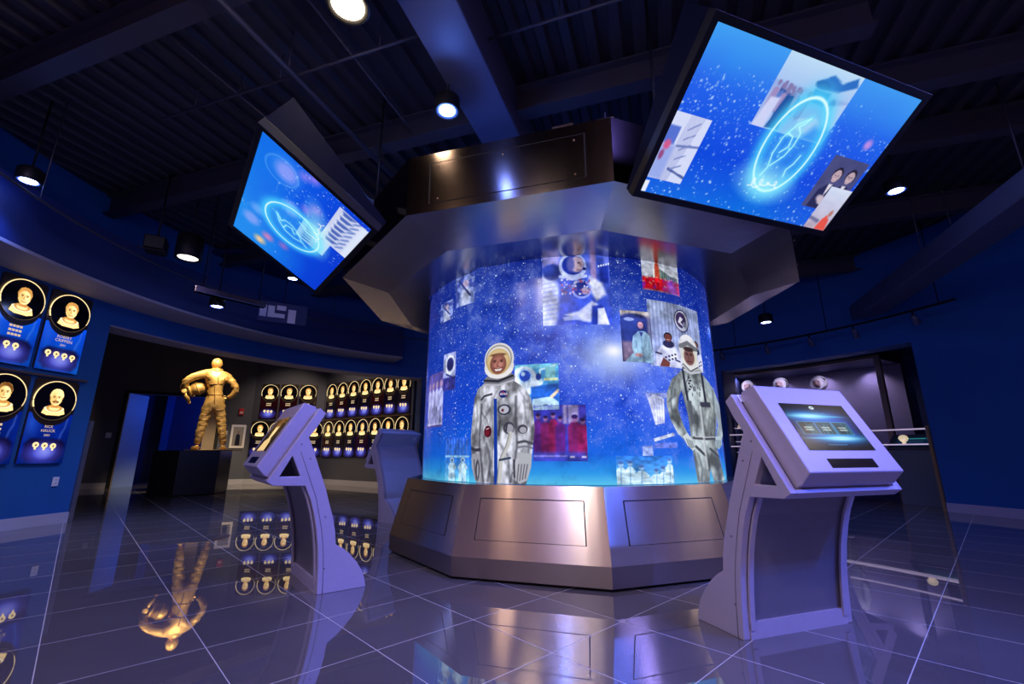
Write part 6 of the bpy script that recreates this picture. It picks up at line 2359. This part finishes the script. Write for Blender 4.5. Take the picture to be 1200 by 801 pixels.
# statue spots and gallery wash
add_light('SPOT', 'statue_spot', (-6.55, 10.05, 4.55), (1.0, 0.80, 0.48), 1050, 0.05, 44, (-7.45, 11.3, 2.7), 0.6)
add_light('SPOT', 'statue_spot', (-8.7, 10.5, 4.55), (1.0, 0.76, 0.42), 500, 0.05, 44, (-7.45, 11.3, 2.6), 0.6)
for x, y, tx, ty in ((-6.9, 12.9, -7.3, 14.5), (-5.6, 12.3, -5.2, 14.0), (-4.0, 11.9, -3.9, 13.1)):
    add_light('SPOT', 'gallery_wash', (x, y, 3.9), (1.0, 0.80, 0.58), 110, 0.06, 95, (tx, ty, 1.8), 0.8)
add_light('SPOT', 'gallery_wash', (-11.0, 9.6, 4.5), (1.0, 0.70, 0.42), 420, 0.06, 80, (-13.6, 11.0, 1.8), 0.8)  # added lamp: warms a hidden wall that the plinth's left facet reflects
# blue light in the room beyond the door
add_light('POINT', 'door_room_light', (-9.6, 15.4, 2.4), (0.02, 0.12, 1.0), 90, 0.2)
# case light
for deg in (36, 43, 50):
    x, y, _ = polar(deg, 8.35)
    add_light('SPOT', 'case_light', (x, y, 2.9), (0.80, 0.68, 1.0), 24, 0.05, 130, (polar(deg, 9.0)[0], polar(deg, 9.0)[1], 1.6), 0.8)
for deg in (33, 39, 45, 51):
    x, y, _ = polar(deg, 9.25)
    add_light('SPOT', 'case_wash', (x, y, 2.9), (0.70, 0.60, 1.0), 26, 0.04, 120, (polar(deg, 9.42)[0], polar(deg, 9.42)[1], 1.6), 0.9)
# unseen fill lights added over the entrance side of the hall
for x, y, z, c_, e_, s_ in ((-2.0, -0.7, 4.5, VIOLET, 80, 0.4), (2.5, 0.9, 4.5, (0.20, 0.19, 1.0), 120, 0.35), (4.4, 2.2, 4.4, (0.3, 0.28, 1.0), 30, 0.3), (-4.2, 2.4, 4.4, VIOLET, 50, 0.3), (0.0, -1.0, 4.4, (0.90, 0.72, 0.95), 85, 0.4)):
    add_light('AREA', 'added_fill', (x, y, z), c_, e_, s_)
# unseen lamps added to tint the rear walls and streak the plinth with reflections
for deg, c_, e_ in ((222, (1.0, 0.58, 0.36), 120), (233, (1.0, 0.62, 0.40), 260), (246, (1.0, 0.68, 0.48), 60), (257, (1.0, 0.74, 0.58), 230), (272, (1.0, 0.78, 0.66), 40), (301, (0.10, 0.20, 1.0), 1500), (311, (0.10, 0.20, 1.0), 2200), (335, (1.0, 0.82, 0.72), 60), (343, (1.0, 0.8, 0.66), 300)):
    x, y, _ = polar(deg, 6.5)
    wx, wy, _ = polar(deg, 7.0)
    add_light('SPOT', 'added_wall_wash', (x, y, 4.6), c_, e_, 0.05, 62, (wx, wy, 2.6), 0.8)
for deg, c_, e_ in ((236, (1.0, 0.72, 0.5), 45), (249, (1.0, 0.9, 0.85), 170), (262, (1.0, 0.76, 0.6), 40), (303, (0.06, 0.14, 1.0), 700), (311, (0.06, 0.14, 1.0), 900), (318, (0.45, 0.5, 1.0), 110), (331, (1.0, 0.85, 0.75), 90)):
    x, y, _ = polar(deg, 6.55)
    add_light('SPOT', 'added_plinth_fill', (x, y, 4.2), c_, e_, 0.06, 50, (CX, CY - 1.8, 0.5), 0.7)

w = bpy.data.worlds.new('world')
sc.world = w
w.use_nodes = True
w.node_tree.nodes['Background'].inputs[0].default_value = (0.012, 0.016, 0.05, 1)
w.node_tree.nodes['Background'].inputs[1].default_value = 0.25

# ================================================================== camera and view
cam = bpy.data.cameras.new('camera')
cam.sensor_width = 36
cam.lens = 36 * 523 / 1200
cam.clip_start = 0.05
co = bpy.data.objects.new('camera', cam)
col.objects.link(co)
co.location = (0, 0, EYE)
co.rotation_euler = (PI / 2 + math.atan(130 / 523), 0, 0)
sc.camera = co
sc.view_settings.view_transform = 'Standard'
sc.view_settings.look = 'None'
sc.view_settings.gamma = 1.0
sc.view_settings.use_curve_mapping = False
sc.view_settings.exposure = 0.0
sc.cycles.use_denoising = True
sc.cycles.max_bounces = 8
sc.cycles.sample_clamp_indirect = 6.0
